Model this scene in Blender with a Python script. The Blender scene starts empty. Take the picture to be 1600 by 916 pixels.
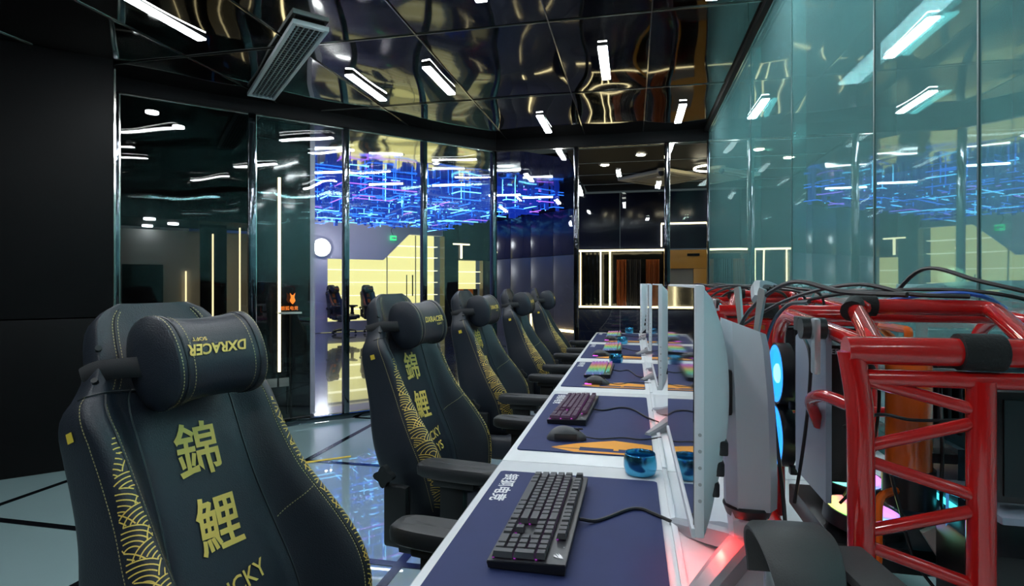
import bpy, bmesh, math, random
from mathutils import Vector, Matrix
R = math.radians
sc = bpy.context.scene
COL = sc.collection
random.seed(7)

# ------------------------------------------------------------------ camera, world, exposure
FPX, HY, CAMZ = 880.0, 443.0, 1.26
cam = bpy.data.cameras.new('camera')
cam.sensor_width = 36.0
cam.lens = 36.0 * FPX / 1600.0
cam.shift_y = -(458.0 - HY) / 1600.0
cam.clip_start = 0.02
camo = bpy.data.objects.new('camera', cam)
COL.objects.link(camo)
camo.location = (0, 0, CAMZ)
camo.rotation_euler = (R(90), 0, math.atan(188.0 / FPX))
sc.camera = camo
sc.view_settings.view_transform = 'Standard'
sc.view_settings.look = 'None'
sc.view_settings.exposure = 0.0
sc.view_settings.gamma = 1.0
sc.view_settings.use_curve_mapping = False
w = bpy.data.worlds.new('world')
sc.world = w
w.use_nodes = True
w.node_tree.nodes['Background'].inputs[0].default_value = (0.55, 0.7, 0.8, 1)
w.node_tree.nodes['Background'].inputs[1].default_value = 0.10
STRIP = 75.0          # ceiling strip lamp strength

# ------------------------------------------------------------------ materials
M = {}


def nodes(name):
    m = bpy.data.materials.new(name)
    m.use_nodes = True
    nt = m.node_tree
    return m, nt, nt.nodes['Principled BSDF'], nt.nodes['Material Output']


def mat(name, col, rough=0.5, metal=0.0, crough=0.05, cior=1.5, noise=0.0, nscale=20.0, bump=0.0, bscale=60.0, bdist=0.01, emit=None, estr=0.0, coat=0.0, spec=None, bdetail=2.0):
    m, nt, p, out = nodes(name)
    p.inputs['Base Color'].default_value = (*col, 1)
    p.inputs['Roughness'].default_value = rough
    p.inputs['Metallic'].default_value = metal
    if spec is not None:
        p.inputs['Specular IOR Level'].default_value = spec
    if coat:
        p.inputs['Coat Weight'].default_value = coat
        p.inputs['Coat Roughness'].default_value = crough
        p.inputs['Coat IOR'].default_value = cior
    if emit:
        p.inputs['Emission Color'].default_value = (*emit, 1)
        p.inputs['Emission Strength'].default_value = estr
    tc = nt.nodes.new('ShaderNodeTexCoord')
    if noise:
        n = nt.nodes.new('ShaderNodeTexNoise')
        n.inputs['Scale'].default_value = nscale
        n.inputs['Detail'].default_value = 4
        nt.links.new(tc.outputs['Object'], n.inputs['Vector'])
        mx = nt.nodes.new('ShaderNodeMix')
        mx.data_type = 'RGBA'
        mx.inputs[6].default_value = (*[c * (1 - noise) for c in col], 1)
        mx.inputs[7].default_value = (*[min(1, c * (1 + noise)) for c in col], 1)
        nt.links.new(n.outputs['Fac'], mx.inputs[0])
        nt.links.new(mx.outputs[2], p.inputs['Base Color'])
    if bump:
        n = nt.nodes.new('ShaderNodeTexNoise')
        n.inputs['Scale'].default_value = bscale
        n.inputs['Detail'].default_value = bdetail
        nt.links.new(tc.outputs['Object'], n.inputs['Vector'])
        b = nt.nodes.new('ShaderNodeBump')
        b.inputs['Strength'].default_value = bump
        b.inputs['Distance'].default_value = bdist
        nt.links.new(n.outputs['Fac'], b.inputs['Height'])
        nt.links.new(b.outputs['Normal'], p.inputs['Normal'])
    M[name] = m
    return m


def emis(name, col, s):
    m = mat(name, (0.02, 0.02, 0.02), 0.4, emit=col, estr=s)
    return m


def glass(name, tint, refl, reflcol=(1, 1, 1), wave=0.0, wscale=1.5, body=None, bodyfac=0.0, fres=1.45, fm=0.8):
    """thin architectural glass: tinted see-through plus a mirror share that rises at grazing angles"""
    m, nt, p, out = nodes(name)
    nt.nodes.remove(p)
    tr = nt.nodes.new('ShaderNodeBsdfTransparent')
    tr.inputs[0].default_value = (*tint, 1)
    gl = nt.nodes.new('ShaderNodeBsdfGlossy')
    gl.inputs['Color'].default_value = (*reflcol, 1)
    gl.inputs['Roughness'].default_value = 0.015
    fr = nt.nodes.new('ShaderNodeFresnel')
    fr.inputs['IOR'].default_value = fres
    ma = nt.nodes.new('ShaderNodeMath')
    ma.operation = 'MULTIPLY_ADD'
    ma.inputs[1].default_value = fm
    ma.inputs[2].default_value = refl
    ma.use_clamp = True
    nt.links.new(fr.outputs[0], ma.inputs[0])
    if wave:
        tc = nt.nodes.new('ShaderNodeTexCoord')
        n = nt.nodes.new('ShaderNodeTexNoise')
        n.inputs['Scale'].default_value = wscale
        n.inputs['Detail'].default_value = 1
        nt.links.new(tc.outputs['Object'], n.inputs['Vector'])
        b = nt.nodes.new('ShaderNodeBump')
        b.inputs['Strength'].default_value = wave
        b.inputs['Distance'].default_value = 0.05
        nt.links.new(n.outputs['Fac'], b.inputs['Height'])
        nt.links.new(b.outputs['Normal'], gl.inputs['Normal'])
    base = tr.outputs[0]
    if body:
        d = nt.nodes.new('ShaderNodeBsdfTranslucent')
        d.inputs[0].default_value = (*body, 1)
        d2 = nt.nodes.new('ShaderNodeBsdfDiffuse')
        d2.inputs[0].default_value = (*body, 1)
        ad = nt.nodes.new('ShaderNodeMixShader')
        nt.links.new(d.outputs[0], ad.inputs[1])
        nt.links.new(d2.outputs[0], ad.inputs[2])
        mb = nt.nodes.new('ShaderNodeMixShader')
        mb.inputs[0].default_value = bodyfac
        nt.links.new(tr.outputs[0], mb.inputs[1])
        nt.links.new(ad.outputs[0], mb.inputs[2])
        base = mb.outputs[0]
    mx = nt.nodes.new('ShaderNodeMixShader')
    nt.links.new(ma.outputs[0], mx.inputs[0])
    nt.links.new(base, mx.inputs[1])
    nt.links.new(gl.outputs[0], mx.inputs[2])
    nt.links.new(mx.outputs[0], out.inputs[0])
    M[name] = m
    return m


def rainbow(name, strength, mode='radial', base=(0.02, 0.02, 0.02), sat=0.8, scale=1.0, off=0.0):
    m, nt, p, out = nodes(name)
    p.inputs['Base Color'].default_value = (*base, 1)
    p.inputs['Roughness'].default_value = 0.4
    tc = nt.nodes.new('ShaderNodeTexCoord')
    if mode == 'radial':
        g = nt.nodes.new('ShaderNodeTexGradient')
        g.gradient_type = 'RADIAL'
        nt.links.new(tc.outputs['Object'], g.inputs[0])
        src = g.outputs['Fac']
    else:
        sp = nt.nodes.new('ShaderNodeSeparateXYZ')
        nt.links.new(tc.outputs['Object'], sp.inputs[0])
        src = sp.outputs[0]
    ml = nt.nodes.new('ShaderNodeMath')
    ml.operation = 'MULTIPLY_ADD'
    ml.inputs[1].default_value = scale
    ml.inputs[2].default_value = off
    nt.links.new(src, ml.inputs[0])
    fr = nt.nodes.new('ShaderNodeMath')
    fr.operation = 'FRACT'
    nt.links.new(ml.outputs[0], fr.inputs[0])
    cc = nt.nodes.new('ShaderNodeCombineColor')
    cc.mode = 'HSV'
    cc.inputs[1].default_value = sat
    cc.inputs[2].default_value = 1
    nt.links.new(fr.outputs[0], cc.inputs[0])
    nt.links.new(cc.outputs[0], p.inputs['Emission Color'])
    p.inputs['Emission Strength'].default_value = strength
    M[name] = m
    return m


mat('leather', (0.013, 0.018, 0.028), 0.40, bump=0.35, bscale=420, bdist=0.002, noise=0.15, nscale=6)
mat('leather_plain', (0.014, 0.017, 0.022), 0.42, bump=0.3, bscale=420, bdist=0.002)
mat('gold_thread', (0.82, 0.58, 0.13), 0.45, metal=0.1, bump=0.4, bscale=900, bdist=0.001)
mat('stitch', (0.42, 0.36, 0.16), 0.6)
mat('tag_yellow', (0.75, 0.55, 0.05), 0.5)
mat('strap', (0.010, 0.011, 0.014), 0.8, bump=0.4, bscale=700, bdist=0.001)
mat('black_plastic', (0.014, 0.016, 0.018), 0.38, bump=0.15, bscale=300, bdist=0.001)
mat('pad_rubber', (0.018, 0.021, 0.025), 0.46, bump=0.2, bscale=500, bdist=0.001)
mat('dark_metal', (0.05, 0.05, 0.055), 0.3, metal=0.8)
mat('chrome', (0.7, 0.72, 0.75), 0.12, metal=1.0)
mat('desk_white', (0.72, 0.75, 0.78), 0.32, noise=0.06, nscale=9)
mat('desk_edge', (0.45, 0.48, 0.5), 0.4)
mat('steel_grey', (0.25, 0.27, 0.29), 0.4, metal=0.6)
mat('mat_navy', (0.014, 0.026, 0.108), 0.72, noise=0.18, nscale=12, bump=0.5, bscale=1200, bdist=0.0006)
mat('mat_orange', (0.80, 0.33, 0.03), 0.65, noise=0.08, nscale=10)
mat('mat_white', (0.72, 0.74, 0.78), 0.65)
mat('kb_plate', (0.055, 0.06, 0.066), 0.32, metal=0.5, bump=0.1, bscale=300, bdist=0.001)
mat('kb_case', (0.012, 0.012, 0.014), 0.45)
mat('keycap', (0.058, 0.062, 0.068), 0.45)
mat('logo_silver', (0.75, 0.78, 0.8), 0.25, metal=0.6)
emis('kb_magenta', (0.85, 0.12, 0.8), 0.9)
emis('kb_dim_magenta', (0.6, 0.06, 0.7), 0.5)
mat('keycap_magenta', (0.05, 0.04, 0.055), 0.45, emit=(0.5, 0.06, 0.45), estr=0.035)
rainbow('keycap_rainbow', 0.35, 'x', (0.04, 0.04, 0.04), 0.75, 2.2, 0.15)
rainbow('kb_rainbow', 1.2, 'x', (0.02, 0.02, 0.02), 0.8, 2.2, 0.3)
mat('mouse_grey', (0.055, 0.06, 0.068), 0.42, bump=0.1, bscale=400, bdist=0.001)
mat('mouse_side', (0.022, 0.024, 0.027), 0.55)
rainbow('mouse_glow', 1.4, 'x', (0.02, 0.02, 0.02), 0.85, 3.0, 0.75)
mat('cup_blue', (0.08, 0.36, 0.58), 0.24, metal=1.0, noise=0.3, nscale=30)
mat('cable_black', (0.010, 0.010, 0.012), 0.45)
mat('cable_blue', (0.02, 0.10, 0.45), 0.4)
mat('monitor_white', (0.66, 0.70, 0.76), 0.36, bump=0.15, bscale=500, bdist=0.0008)
mat('monitor_grey', (0.36, 0.38, 0.41), 0.4, metal=0.3)
mat('screen', (0.010, 0.010, 0.012), 0.035, coat=1.0, spec=1.0)
mat('port_dark', (0.012, 0.012, 0.016), 0.4)
mat('red_paint', (0.46, 0.008, 0.008), 0.13, coat=0.6)
mat('orange_fluid', (0.75, 0.13, 0.015), 0.18, coat=0.6, noise=0.2, nscale=12)
mat('pcb', (0.012, 0.035, 0.05), 0.4, noise=0.5, nscale=60)
mat('gpu_black', (0.010, 0.010, 0.012), 0.35)
mat('white_panel', (0.26, 0.30, 0.38), 0.35)
mat('print_grey', (0.35, 0.38, 0.42), 0.4)
mat('silver', (0.62, 0.65, 0.68), 0.28, metal=0.8)
mat('fan_frame', (0.015, 0.015, 0.018), 0.4)
rainbow('fan_glow', 2.0, 'radial', (0.1, 0.1, 0.1), 0.80, 1.0, 0.30)
emis('fan_blue', (0.02, 0.28, 1.0), 1.8)
emis('bar_blue', (0.10, 0.45, 1.0), 0.4)
emis('fan_hub', (0.30, 0.95, 0.75), 1.6)
emis('led_cyan', (0.05, 0.75, 0.9), 2.5)
emis('led_red', (1.0, 0.05, 0.02), 6.0)
emis('led_green', (0.1, 0.9, 0.3), 2.0)
glass('acrylic', (0.75, 0.88, 1.0), 0.06)
mat('foam_black', (0.008, 0.008, 0.009), 0.9, bump=0.5, bscale=300, bdist=0.002)
mat('headset_band', (0.045, 0.048, 0.05), 0.55, bump=0.4, bscale=500, bdist=0.001)
# setting
mat('floor_tile', (0.25, 0.36, 0.375), 0.30, noise=0.06, nscale=2.5, coat=1.0, crough=0.008, cior=2.1, spec=0.4)
mat('floor_strip', (0.03, 0.035, 0.05), 0.12, metal=0.9)
mat('hall_floor', (0.11, 0.115, 0.13), 0.15, coat=1.0, crough=0.01, cior=2.3, spec=1.0)
mat('black_panel', (0.003, 0.003, 0.0035), 0.5, noise=0.3, nscale=3, spec=0.12)
mat('black_frame', (0.005, 0.005, 0.006), 0.6, spec=0.12)
mat('mullion_metal', (0.12, 0.13, 0.15), 0.10, metal=1.0, bump=0.3, bscale=9, bdist=0.01)
mat('chrome_edge', (0.75, 0.74, 0.68), 0.12, metal=1.0)
mat('ceiling_mirror', (0.21, 0.205, 0.185), 0.05, metal=1.0, bump=0.40, bscale=1.5, bdist=0.05, bdetail=0.6)
mat('ceiling_seam', (0.02, 0.02, 0.02), 0.4)
mat('hall_ceiling_mirror', (0.55, 0.53, 0.45), 0.07, metal=1.0, bump=0.5, bscale=1.2, bdist=0.05, bdetail=1.0)
emis('strip_white', (0.92, 0.97, 1.0), STRIP)
mat('lamp_case', (0.02, 0.02, 0.022), 0.4)
mat('vent_frame', (0.62, 0.68, 0.70), 0.4, metal=0.2)
mat('vent_slat', (0.32, 0.37, 0.39), 0.4, metal=0.2)
mat('vent_dark', (0.008, 0.008, 0.009), 0.7)
glass('glass_left', (0.93, 0.95, 0.95), 0.012, wave=0.18, fm=0.55)
glass('glass_dark', (0.62, 0.62, 0.60), 0.01, wave=0.15, fm=0.35)
glass('glass_right', (0.68, 0.93, 0.94), 0.18, reflcol=(0.82, 1.0, 0.99), wave=0.10, wscale=0.7, body=(0.45, 0.86, 0.88), bodyfac=0.34)
mat('seam_teal', (0.05, 0.11, 0.11), 0.3)
mat('granite_gloss', (0.008, 0.009, 0.010), 0.08, spec=0.45, noise=0.4, nscale=8, bump=0.12, bscale=3, bdist=0.03)
emis('led_warm', (1.0, 0.82, 0.45), 5.0)
emis('ring_warm', (1.0, 0.88, 0.62), 22.0)
emis('fill_warm', (1.0, 0.88, 0.62), 90.0)
emis('led_warm_soft', (1.0, 0.85, 0.5), 3.2)
mat('wall_violet', (0.62, 0.58, 0.70), 0.45, noise=0.06, nscale=2)
mat('wall_grey', (0.42, 0.41, 0.39), 0.5, noise=0.1, nscale=2)
mat('wall_hall_dark', (0.15, 0.125, 0.095), 0.25, noise=0.2, nscale=2)
mat('wall_navy', (0.012, 0.016, 0.04), 0.16, noise=0.3, nscale=1.5)
emis('showcase_glow', (1.0, 0.92, 0.36), 1.1)
emis('showcase_line', (1.0, 0.95, 0.60), 1.7)
mat('showcase_frame', (0.55, 0.52, 0.30), 0.4)
emis('lattice_blue', (0.02, 0.16, 1.0), 2.4)
emis('lattice_deep', (0.012, 0.06, 0.8), 0.5)
emis('lattice_cyan', (0.14, 0.55, 1.0), 4.2)
emis('lattice_violet', (0.35, 0.12, 1.0), 2.4)
emis('tube_white', (0.80, 0.90, 1.0), 16.0)
emis('fill_white', (0.88, 0.86, 1.0), 70.0)
emis('spot_white', (0.92, 0.95, 1.0), 30.0)
mat('curtain_orange', (0.42, 0.12, 0.03), 0.8)
mat('curtain_dark', (0.05, 0.045, 0.05), 0.8)
mat('door_orange', (0.75, 0.36, 0.05), 0.4)
mat('plaster_grey', (0.30, 0.29, 0.27), 0.7)
mat('ac_cream', (0.88, 0.80, 0.58), 0.45)
mat('ac_inner', (0.42, 0.38, 0.27), 0.5)
mat('corridor_wall', (0.50, 0.62, 0.60), 0.6, noise=0.08, nscale=1.5)
mat('counter_beige', (0.55, 0.45, 0.30), 0.5)
mat('orange_cloth', (0.70, 0.16, 0.02), 0.6)
emis('exit_green', (0.05, 0.75, 0.25), 1.6)
mat('shelf_white', (0.7, 0.7, 0.66), 0.4)


# ------------------------------------------------------------------ mesh helpers
class MB:
    def __init__(s):
        s.v, s.f = [], []
        s.flat = set()

    def add(s, vs, fs):
        n = len(s.v)
        s.v += [tuple(p) for p in vs]
        s.f += [tuple(i + n for i in f) for f in fs]
        return s

    def box(s, lo, hi, rot=None, org=None):
        x0, y0, z0 = lo
        x1, y1, z1 = hi
        vs = [Vector(p) for p in ((x0, y0, z0), (x1, y0, z0), (x1, y1, z0), (x0, y1, z0), (x0, y0, z1), (x1, y0, z1), (x1, y1, z1), (x0, y1, z1))]
        if rot is not None:
            o = Vector(org or (0, 0, 0))
            vs = [rot @ (p - o) + o for p in vs]
        return s.add(vs, [(0, 3, 2, 1), (4, 5, 6, 7), (0, 1, 5, 4), (1, 2, 6, 5), (2, 3, 7, 6), (3, 0, 4, 7)])

    def rbox(s, lo, hi, r=0.005, seg=2):
        bm = bmesh.new()
        bmesh.ops.create_cube(bm, size=1)
        c = [(a + b) / 2 for a, b in zip(lo, hi)]
        d = [abs(b - a) for a, b in zip(lo, hi)]
        for v in bm.verts:
            v.co = Vector((c[i] + v.co[i] * d[i] for i in range(3)))
        bmesh.ops.bevel(bm, geom=list(bm.edges), offset=min(r, min(d) * 0.49), segments=seg, affect='EDGES', profile=0.6)
        bm.verts.index_update()
        bm.normal_update()
        base = len(s.f)
        s.flat.update(base + k for k, f in enumerate(bm.faces) if max(abs(c_) for c_ in f.normal) > .9995)
        s.add([v.co for v in bm.verts], [[v.index for v in f.verts] for f in bm.faces])
        bm.free()
        return s

    def tube(s, path, r, n=8, closed=False, caps=True, flat=1.0):
        P = [Vector(p) for p in path]
        k = len(P)
        rr = r if isinstance(r, (list, tuple)) else [r] * k
        up = None
        rings = []
        for i in range(k):
            a = P[(i - 1) % k] if (i > 0 or closed) else P[i]
            b = P[(i + 1) % k] if (i < k - 1 or closed) else P[i]
            t = (b - a).normalized() if (b - a).length > 1e-9 else Vector((0, 0, 1))
            if up is None:
                up = Vector((0, 0, 1)) if abs(t.z) < 0.9 else Vector((1, 0, 0))
            e1 = t.cross(up)
            if e1.length < 1e-6:
                e1 = t.cross(Vector((0, 1, 0)))
            e1.normalize()
            e2 = e1.cross(t).normalized()
            up = e2
            rings.append([P[i] + e1 * math.cos(2 * math.pi * j / n) * rr[i] + e2 * math.sin(2 * math.pi * j / n) * rr[i] * flat for j in range(n)])
        vs = [p for ring in rings for p in ring]
        fs = []
        for i in range(k if closed else k - 1):
            i2 = (i + 1) % k
            for j in range(n):
                j2 = (j + 1) % n
                fs.append((i * n + j, i * n + j2, i2 * n + j2, i2 * n + j))
        if caps and not closed:
            fs.append(tuple(range(n - 1, -1, -1)))
            fs.append(tuple((k - 1) * n + j for j in range(n)))
        return s.add(vs, fs)

    def lathe(s, prof, n=20, org=(0, 0, 0), axis='z', mod=None):
        vs, fs = [], []
        for r, h in prof:
            for j in range(n):
                a = 2 * math.pi * j / n
                q = r * (mod(a) if mod else 1)
                x, y = q * math.cos(a), q * math.sin(a)
                p = {'z': (x, y, h), 'x': (h, x, y), 'y': (y, h, x)}[axis]
                vs.append((p[0] + org[0], p[1] + org[1], p[2] + org[2]))
        for i in range(len(prof) - 1):
            for j in range(n):
                j2 = (j + 1) % n
                fs.append((i * n + j, i * n + j2, (i + 1) * n + j2, (i + 1) * n + j))
        if prof[0][0] > 1e-6:
            fs.append(tuple(range(n - 1, -1, -1)))
        if prof[-1][0] > 1e-6:
            fs.append(tuple((len(prof) - 1) * n + j for j in range(n)))
        return s.add(vs, fs)

    def prism(s, poly, z0, z1, fn=None):
        n = len(poly)
        vs = [(x, y, z0) for x, y in poly] + [(x, y, z1) for x, y in poly]
        if fn:
            vs = [fn(*p) for p in vs]
        fs = [tuple(range(n - 1, -1, -1)), tuple(range(n, 2 * n))] + [(i, (i + 1) % n, n + (i + 1) % n, n + i) for i in range(n)]
        return s.add(vs, fs)

    def grid(s, fn, nu, nv, wrapu=False):
        vs = [fn(i / nu, j / nv) for j in range(nv + 1) for i in range(nu + (0 if wrapu else 1))]
        W = nu if wrapu else nu + 1
        fs = [(j * W + i, j * W + (i + 1) % W, (j + 1) * W + (i + 1) % W, (j + 1) * W + i) for j in range(nv) for i in range(nu)]
        return s.add(vs, fs)

    def mesh(s, name, m, smooth=True, ang=40):
        me = bpy.data.meshes.new(name)
        me.from_pydata(s.v, [], s.f)
        bm = bmesh.new()
        bm.from_mesh(me)
        bmesh.ops.recalc_face_normals(bm, faces=bm.faces)
        bm.to_mesh(me)
        bm.free()
        if smooth:
            me.polygons.foreach_set('use_smooth', [k not in s.flat for k in range(len(me.polygons))])
            me.set_sharp_from_angle(angle=R(ang))
        me.materials.append(M[m])
        return me


def link(name, data, parent=None, loc=None, rz=None, rot=None):
    o = bpy.data.objects.new(name, data)
    COL.objects.link(o)
    if parent is not None:
        o.parent = parent
    if loc is not None:
        o.location = loc
    if rz is not None:
        o.rotation_euler = (0, 0, rz)
    if rot is not None:
        o.rotation_euler = rot
    return o


def obj(name, mb, m, parent=None, smooth=True, ang=40, loc=None, rz=None, label=None):
    o = link(name, mb.mesh(name, m, smooth, ang), parent, loc, rz)
    if label:
        o['label'] = label
    return o


def tag(o, label=None, cat=None, group=None, kind=None):
    if label:
        o['label'] = label
    if cat:
        o['category'] = cat
    if group:
        o['group'] = group
    if kind:
        o['kind'] = kind
    return o


def empty(name, loc=(0, 0, 0), rz=0.0, label=None, cat=None, group=None, kind=None):
    o = link(name, None, None, loc, rz)
    o.empty_display_size = 0.1
    return tag(o, label, cat, group, kind)


def copy_tree(o, parent=None):
    c = o.copy()
    COL.objects.link(c)
    c.parent = parent
    for ch in [x for x in bpy.data.objects if x.parent == o]:
        copy_tree(ch, c)
    return c


def structure(o, label=None):
    o['kind'] = 'structure'
    if label:
        o['label'] = label
    return o


def text2d(body, size=1.0, offset=0.0, shear=0.0):
    cu = bpy.data.curves.new('lettering', 'FONT')
    cu.body = body
    cu.size = size
    cu.offset = offset
    cu.shear = shear
    cu.align_x = 'CENTER'
    cu.align_y = 'CENTER'
    cu.resolution_u = 3
    o = bpy.data.objects.new('lettering', cu)
    COL.objects.link(o)
    bpy.context.view_layer.update()
    me = bpy.data.meshes.new_from_object(o.evaluated_get(bpy.context.evaluated_depsgraph_get()))
    vs = [(v.co.x, v.co.y) for v in me.vertices]
    fs = [tuple(p.vertices) for p in me.polygons]
    bpy.data.objects.remove(o)
    bpy.data.curves.remove(cu)
    bpy.data.meshes.remove(me)
    # centre
    xs = [v[0] for v in vs]
    ys = [v[1] for v in vs]
    cx, cy = (min(xs) + max(xs)) / 2, (min(ys) + max(ys)) / 2
    return [(x - cx, y - cy) for x, y in vs], fs


def curve_pts(pts, n=8):
    """Catmull-Rom through points"""
    P = [Vector(p) for p in pts]
    P = [P[0] * 2 - P[1]] + P + [P[-1] * 2 - P[-2]]
    out = []
    for i in range(1, len(P) - 2):
        for k in range(n):
            t = k / n
            a, b, c, d = P[i - 1], P[i], P[i + 1], P[i + 2]
            out.append(0.5 * ((2 * b) + (c - a) * t + (2 * a - 5 * b + 4 * c - d) * t * t + (3 * b - a - 3 * c + d) * t ** 3))
    out.append(P[-2])
    return out


def interp(tab, t):
    """smooth interpolation through (t, value) knots"""
    if t <= tab[0][0]:
        return tab[0][1]
    if t >= tab[-1][0]:
        return tab[-1][1]
    n = len(tab)

    def slope(i):
        if i <= 0:
            return (tab[1][1] - tab[0][1]) / (tab[1][0] - tab[0][0])
        if i >= n - 1:
            return (tab[-1][1] - tab[-2][1]) / (tab[-1][0] - tab[-2][0])
        return (tab[i + 1][1] - tab[i - 1][1]) / (tab[i + 1][0] - tab[i - 1][0])
    for i in range(n - 1):
        if tab[i][0] <= t <= tab[i + 1][0]:
            h = tab[i + 1][0] - tab[i][0]
            q = (t - tab[i][0]) / h
            m0, m1 = slope(i) * h, slope(i + 1) * h
            return (2 * q ** 3 - 3 * q * q + 1) * tab[i][1] + (q ** 3 - 2 * q * q + q) * m0 + (-2 * q ** 3 + 3 * q * q) * tab[i + 1][1] + (q ** 3 - q * q) * m1


# ------------------------------------------------------------------ the room shell
CH = 2.76                       # glass / ceiling height
P0 = Vector((-3.848, 3.56, 0))  # left end of the slanting glass wall
P1 = Vector((-1.487, 6.02, 0))  # inner corner
DL = (P1 - P0).length
DANG = math.atan2((P1 - P0).y, (P1 - P0).x)
UX = Vector((math.cos(DANG), math.sin(DANG), 0))
VX = Vector((-math.sin(DANG), math.cos(DANG), 0))
XR = 0.76                       # right glass wall
YB = 6.02                       # back glass wall


def HW(u, v, z=0.0):
    p = P0 + UX * u + VX * v
    return (p.x, p.y, z)


# floor: dark base slab with polished tiles of the room and the hall floor
fl = obj('floor', MB().box((-14, -3.2, -0.12), (9, 22, -0.012)), 'hall_floor')
structure(fl, 'dark polished floor of the hall and the room with metal joints')
gx = [-4.77, -3.52, -2.27, -1.02, 0.23, 0.76]
gy = [-2.64, -1.39, -0.14, 1.11, 2.36, 3.61, 4.86, 6.02]
J = 0.022


def clip_poly(poly, a, b, c):
    """keep the side a*x+b*y<=c"""
    out = []
    for i in range(len(poly)):
        p, q = poly[i], poly[(i + 1) % len(poly)]
        dp, dq = a * p[0] + b * p[1] - c, a * q[0] + b * q[1] - c
        if dp <= 0:
            out.append(p)
        if dp * dq < 0:
            k = dp / (dp - dq)
            out.append((p[0] + (q[0] - p[0]) * k, p[1] + (q[1] - p[1]) * k))
    return out


dn = VX.x * P0.x + VX.y * P0.y
for i in range(len(gx) - 1):
    for j in range(len(gy) - 1):
        x0, x1 = gx[i] + J, gx[i + 1] - (J if i < len(gx) - 2 else 0)
        y0, y1 = gy[j] + J, gy[j + 1] - J
        poly = clip_poly([(x0, y0), (x1, y0), (x1, y1), (x0, y1)], VX.x, VX.y, dn - 0.04)
        if len(poly) > 2:
            obj('tile', MB().prism(poly, -0.011, 0.0), 'floor_tile', fl, False)
for x in gx[1:-1]:
    yend = YB if x > P1.x else P0.y + (x - P0.x) * (P1 - P0).y / (P1 - P0).x - 0.05
    obj('joint_strip', MB().box((x - J, -2.64, -0.011), (x + J, yend, 0.002)), 'floor_strip', fl, False)
for y in gy[1:-1]:
    xs = -4.77 if y < 2.6 else max(-4.77, P0.x + (y - P0.y) * (P1 - P0).x / (P1 - P0).y + 0.06)
    obj('joint_strip', MB().box((xs, y - J, -0.011), (XR, y + J, 0.0025)), 'floor_strip', fl, False)

# ceiling: dark slab with one wavy mirror panel per bay
ce = obj('ceiling', MB().prism(clip_poly([(-5.2, -3.1), (XR + 0.02, -3.1), (XR + 0.02, YB + 0.02), (-5.2, YB + 0.02)], VX.x, VX.y, dn + 0.02), CH + 0.075, CH + 0.14), 'ceiling_seam', None, False)
structure(ce, 'black mirror panelled ceiling')
sx = [-5.2, -4.69, -3.85, -3.01, -2.17, -1.33, -0.49, 0.11, 0.76]
sy = [-3.1, -1.87, -0.57, 0.73, 2.03, 3.33, 4.63, 6.02]
for i in range(len(sx) - 1):
    for j in range(len(sy) - 1):
        x0, x1, y0, y1 = sx[i] + .004, sx[i + 1] - .004, sy[j] + .004, sy[j + 1] - .004
        if (Vector((x1, y0, 0)) - P0).dot(VX) > -0.05:
            continue
        ph = random.uniform(0, 6.28)
        am = random.uniform(0.010, 0.024)

        def pf(a, b, x0=x0, x1=x1, y0=y0, y1=y1, ph=ph, am=am):
            x, y = x0 + (x1 - x0) * a, y0 + (y1 - y0) * b
            sag = am * math.sin(math.pi * a) * math.sin(math.pi * b) + 0.003 * math.sin(7 * b + ph) * math.sin(math.pi * a)
            dd = (Vector((x, y, 0)) - P0).dot(VX)
            if dd > 0:
                x, y = x - VX.x * dd, y - VX.y * dd
            return (x, y, CH + 0.065 - sag)
        obj('mirror_panel', MB().grid(pf, 12, 16), 'ceiling_mirror', ce, True, 80)


for x in sx[1:-1]:
    ye = YB - .02 if x > P1.x else P0.y + (x - P0.x) * (P1 - P0).y / (P1 - P0).x - .05
    obj('seam_strip', MB().box((x - .0035, -3.05, CH + .058), (x + .0035, ye, CH + .064)), 'chrome_edge', ce, False)
for y in sy[1:-1]:
    xs = -5.1 if y < 2.6 else P0.x + (y - P0.y) * (P1 - P0).x / (P1 - P0).y + .05
    obj('seam_strip', MB().box((xs, y - .0035, CH + .057), (XR - .02, y + .0035, CH + .063)), 'chrome_edge', ce, False)


def glass_wall(name, label, a, ang, stops, z0, z1, gm, frames, post='mullion', thick=0.012):
    """panes between stops (metres along the wall), mullions at the stops"""
    root = empty(name, (a[0], a[1], 0), ang)
    structure(root, label)
    for k in range(len(stops) - 1):
        g = gm[k] if isinstance(gm, list) else gm
        if g:
            obj('pane', MB().box((stops[k] + .004, -thick / 2, z0), (stops[k + 1] - .004, thick / 2, z1)), g, root, False)
    for k, s_ in enumerate(stops):
        wd = frames[k]
        if wd:
            if post == 'seam':
                obj('seam', MB().box((s_ - wd / 2, -0.009, z0), (s_ + wd / 2, 0.009, z1)), 'seam_teal', root, False)
                continue
            obj('mullion', MB().rbox((s_ - wd / 2, -0.035, z0), (s_ + wd / 2, 0.035, z1), .004), 'mullion_metal', root)
            obj('edge_trim', MB().box((s_ + wd / 2, -0.012, z0), (s_ + wd / 2 + .008, -.006, z1)), 'chrome_edge', root, False)
    L0, L1 = stops[0], stops[-1]
    obj('top_rail', MB().rbox((L0, -0.05, z1), (L1, 0.05, CH + 0.074), .004), 'black_frame', root)
    obj('top_trim', MB().box((L0, -0.02, z1 - 0.012), (L1, -0.012, z1)), 'chrome_edge', root, False)
    obj('bottom_rail', MB().rbox((L0, -0.04, 0), (L1, 0.04, z0), .004), 'mullion_metal', root)
    return root


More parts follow.
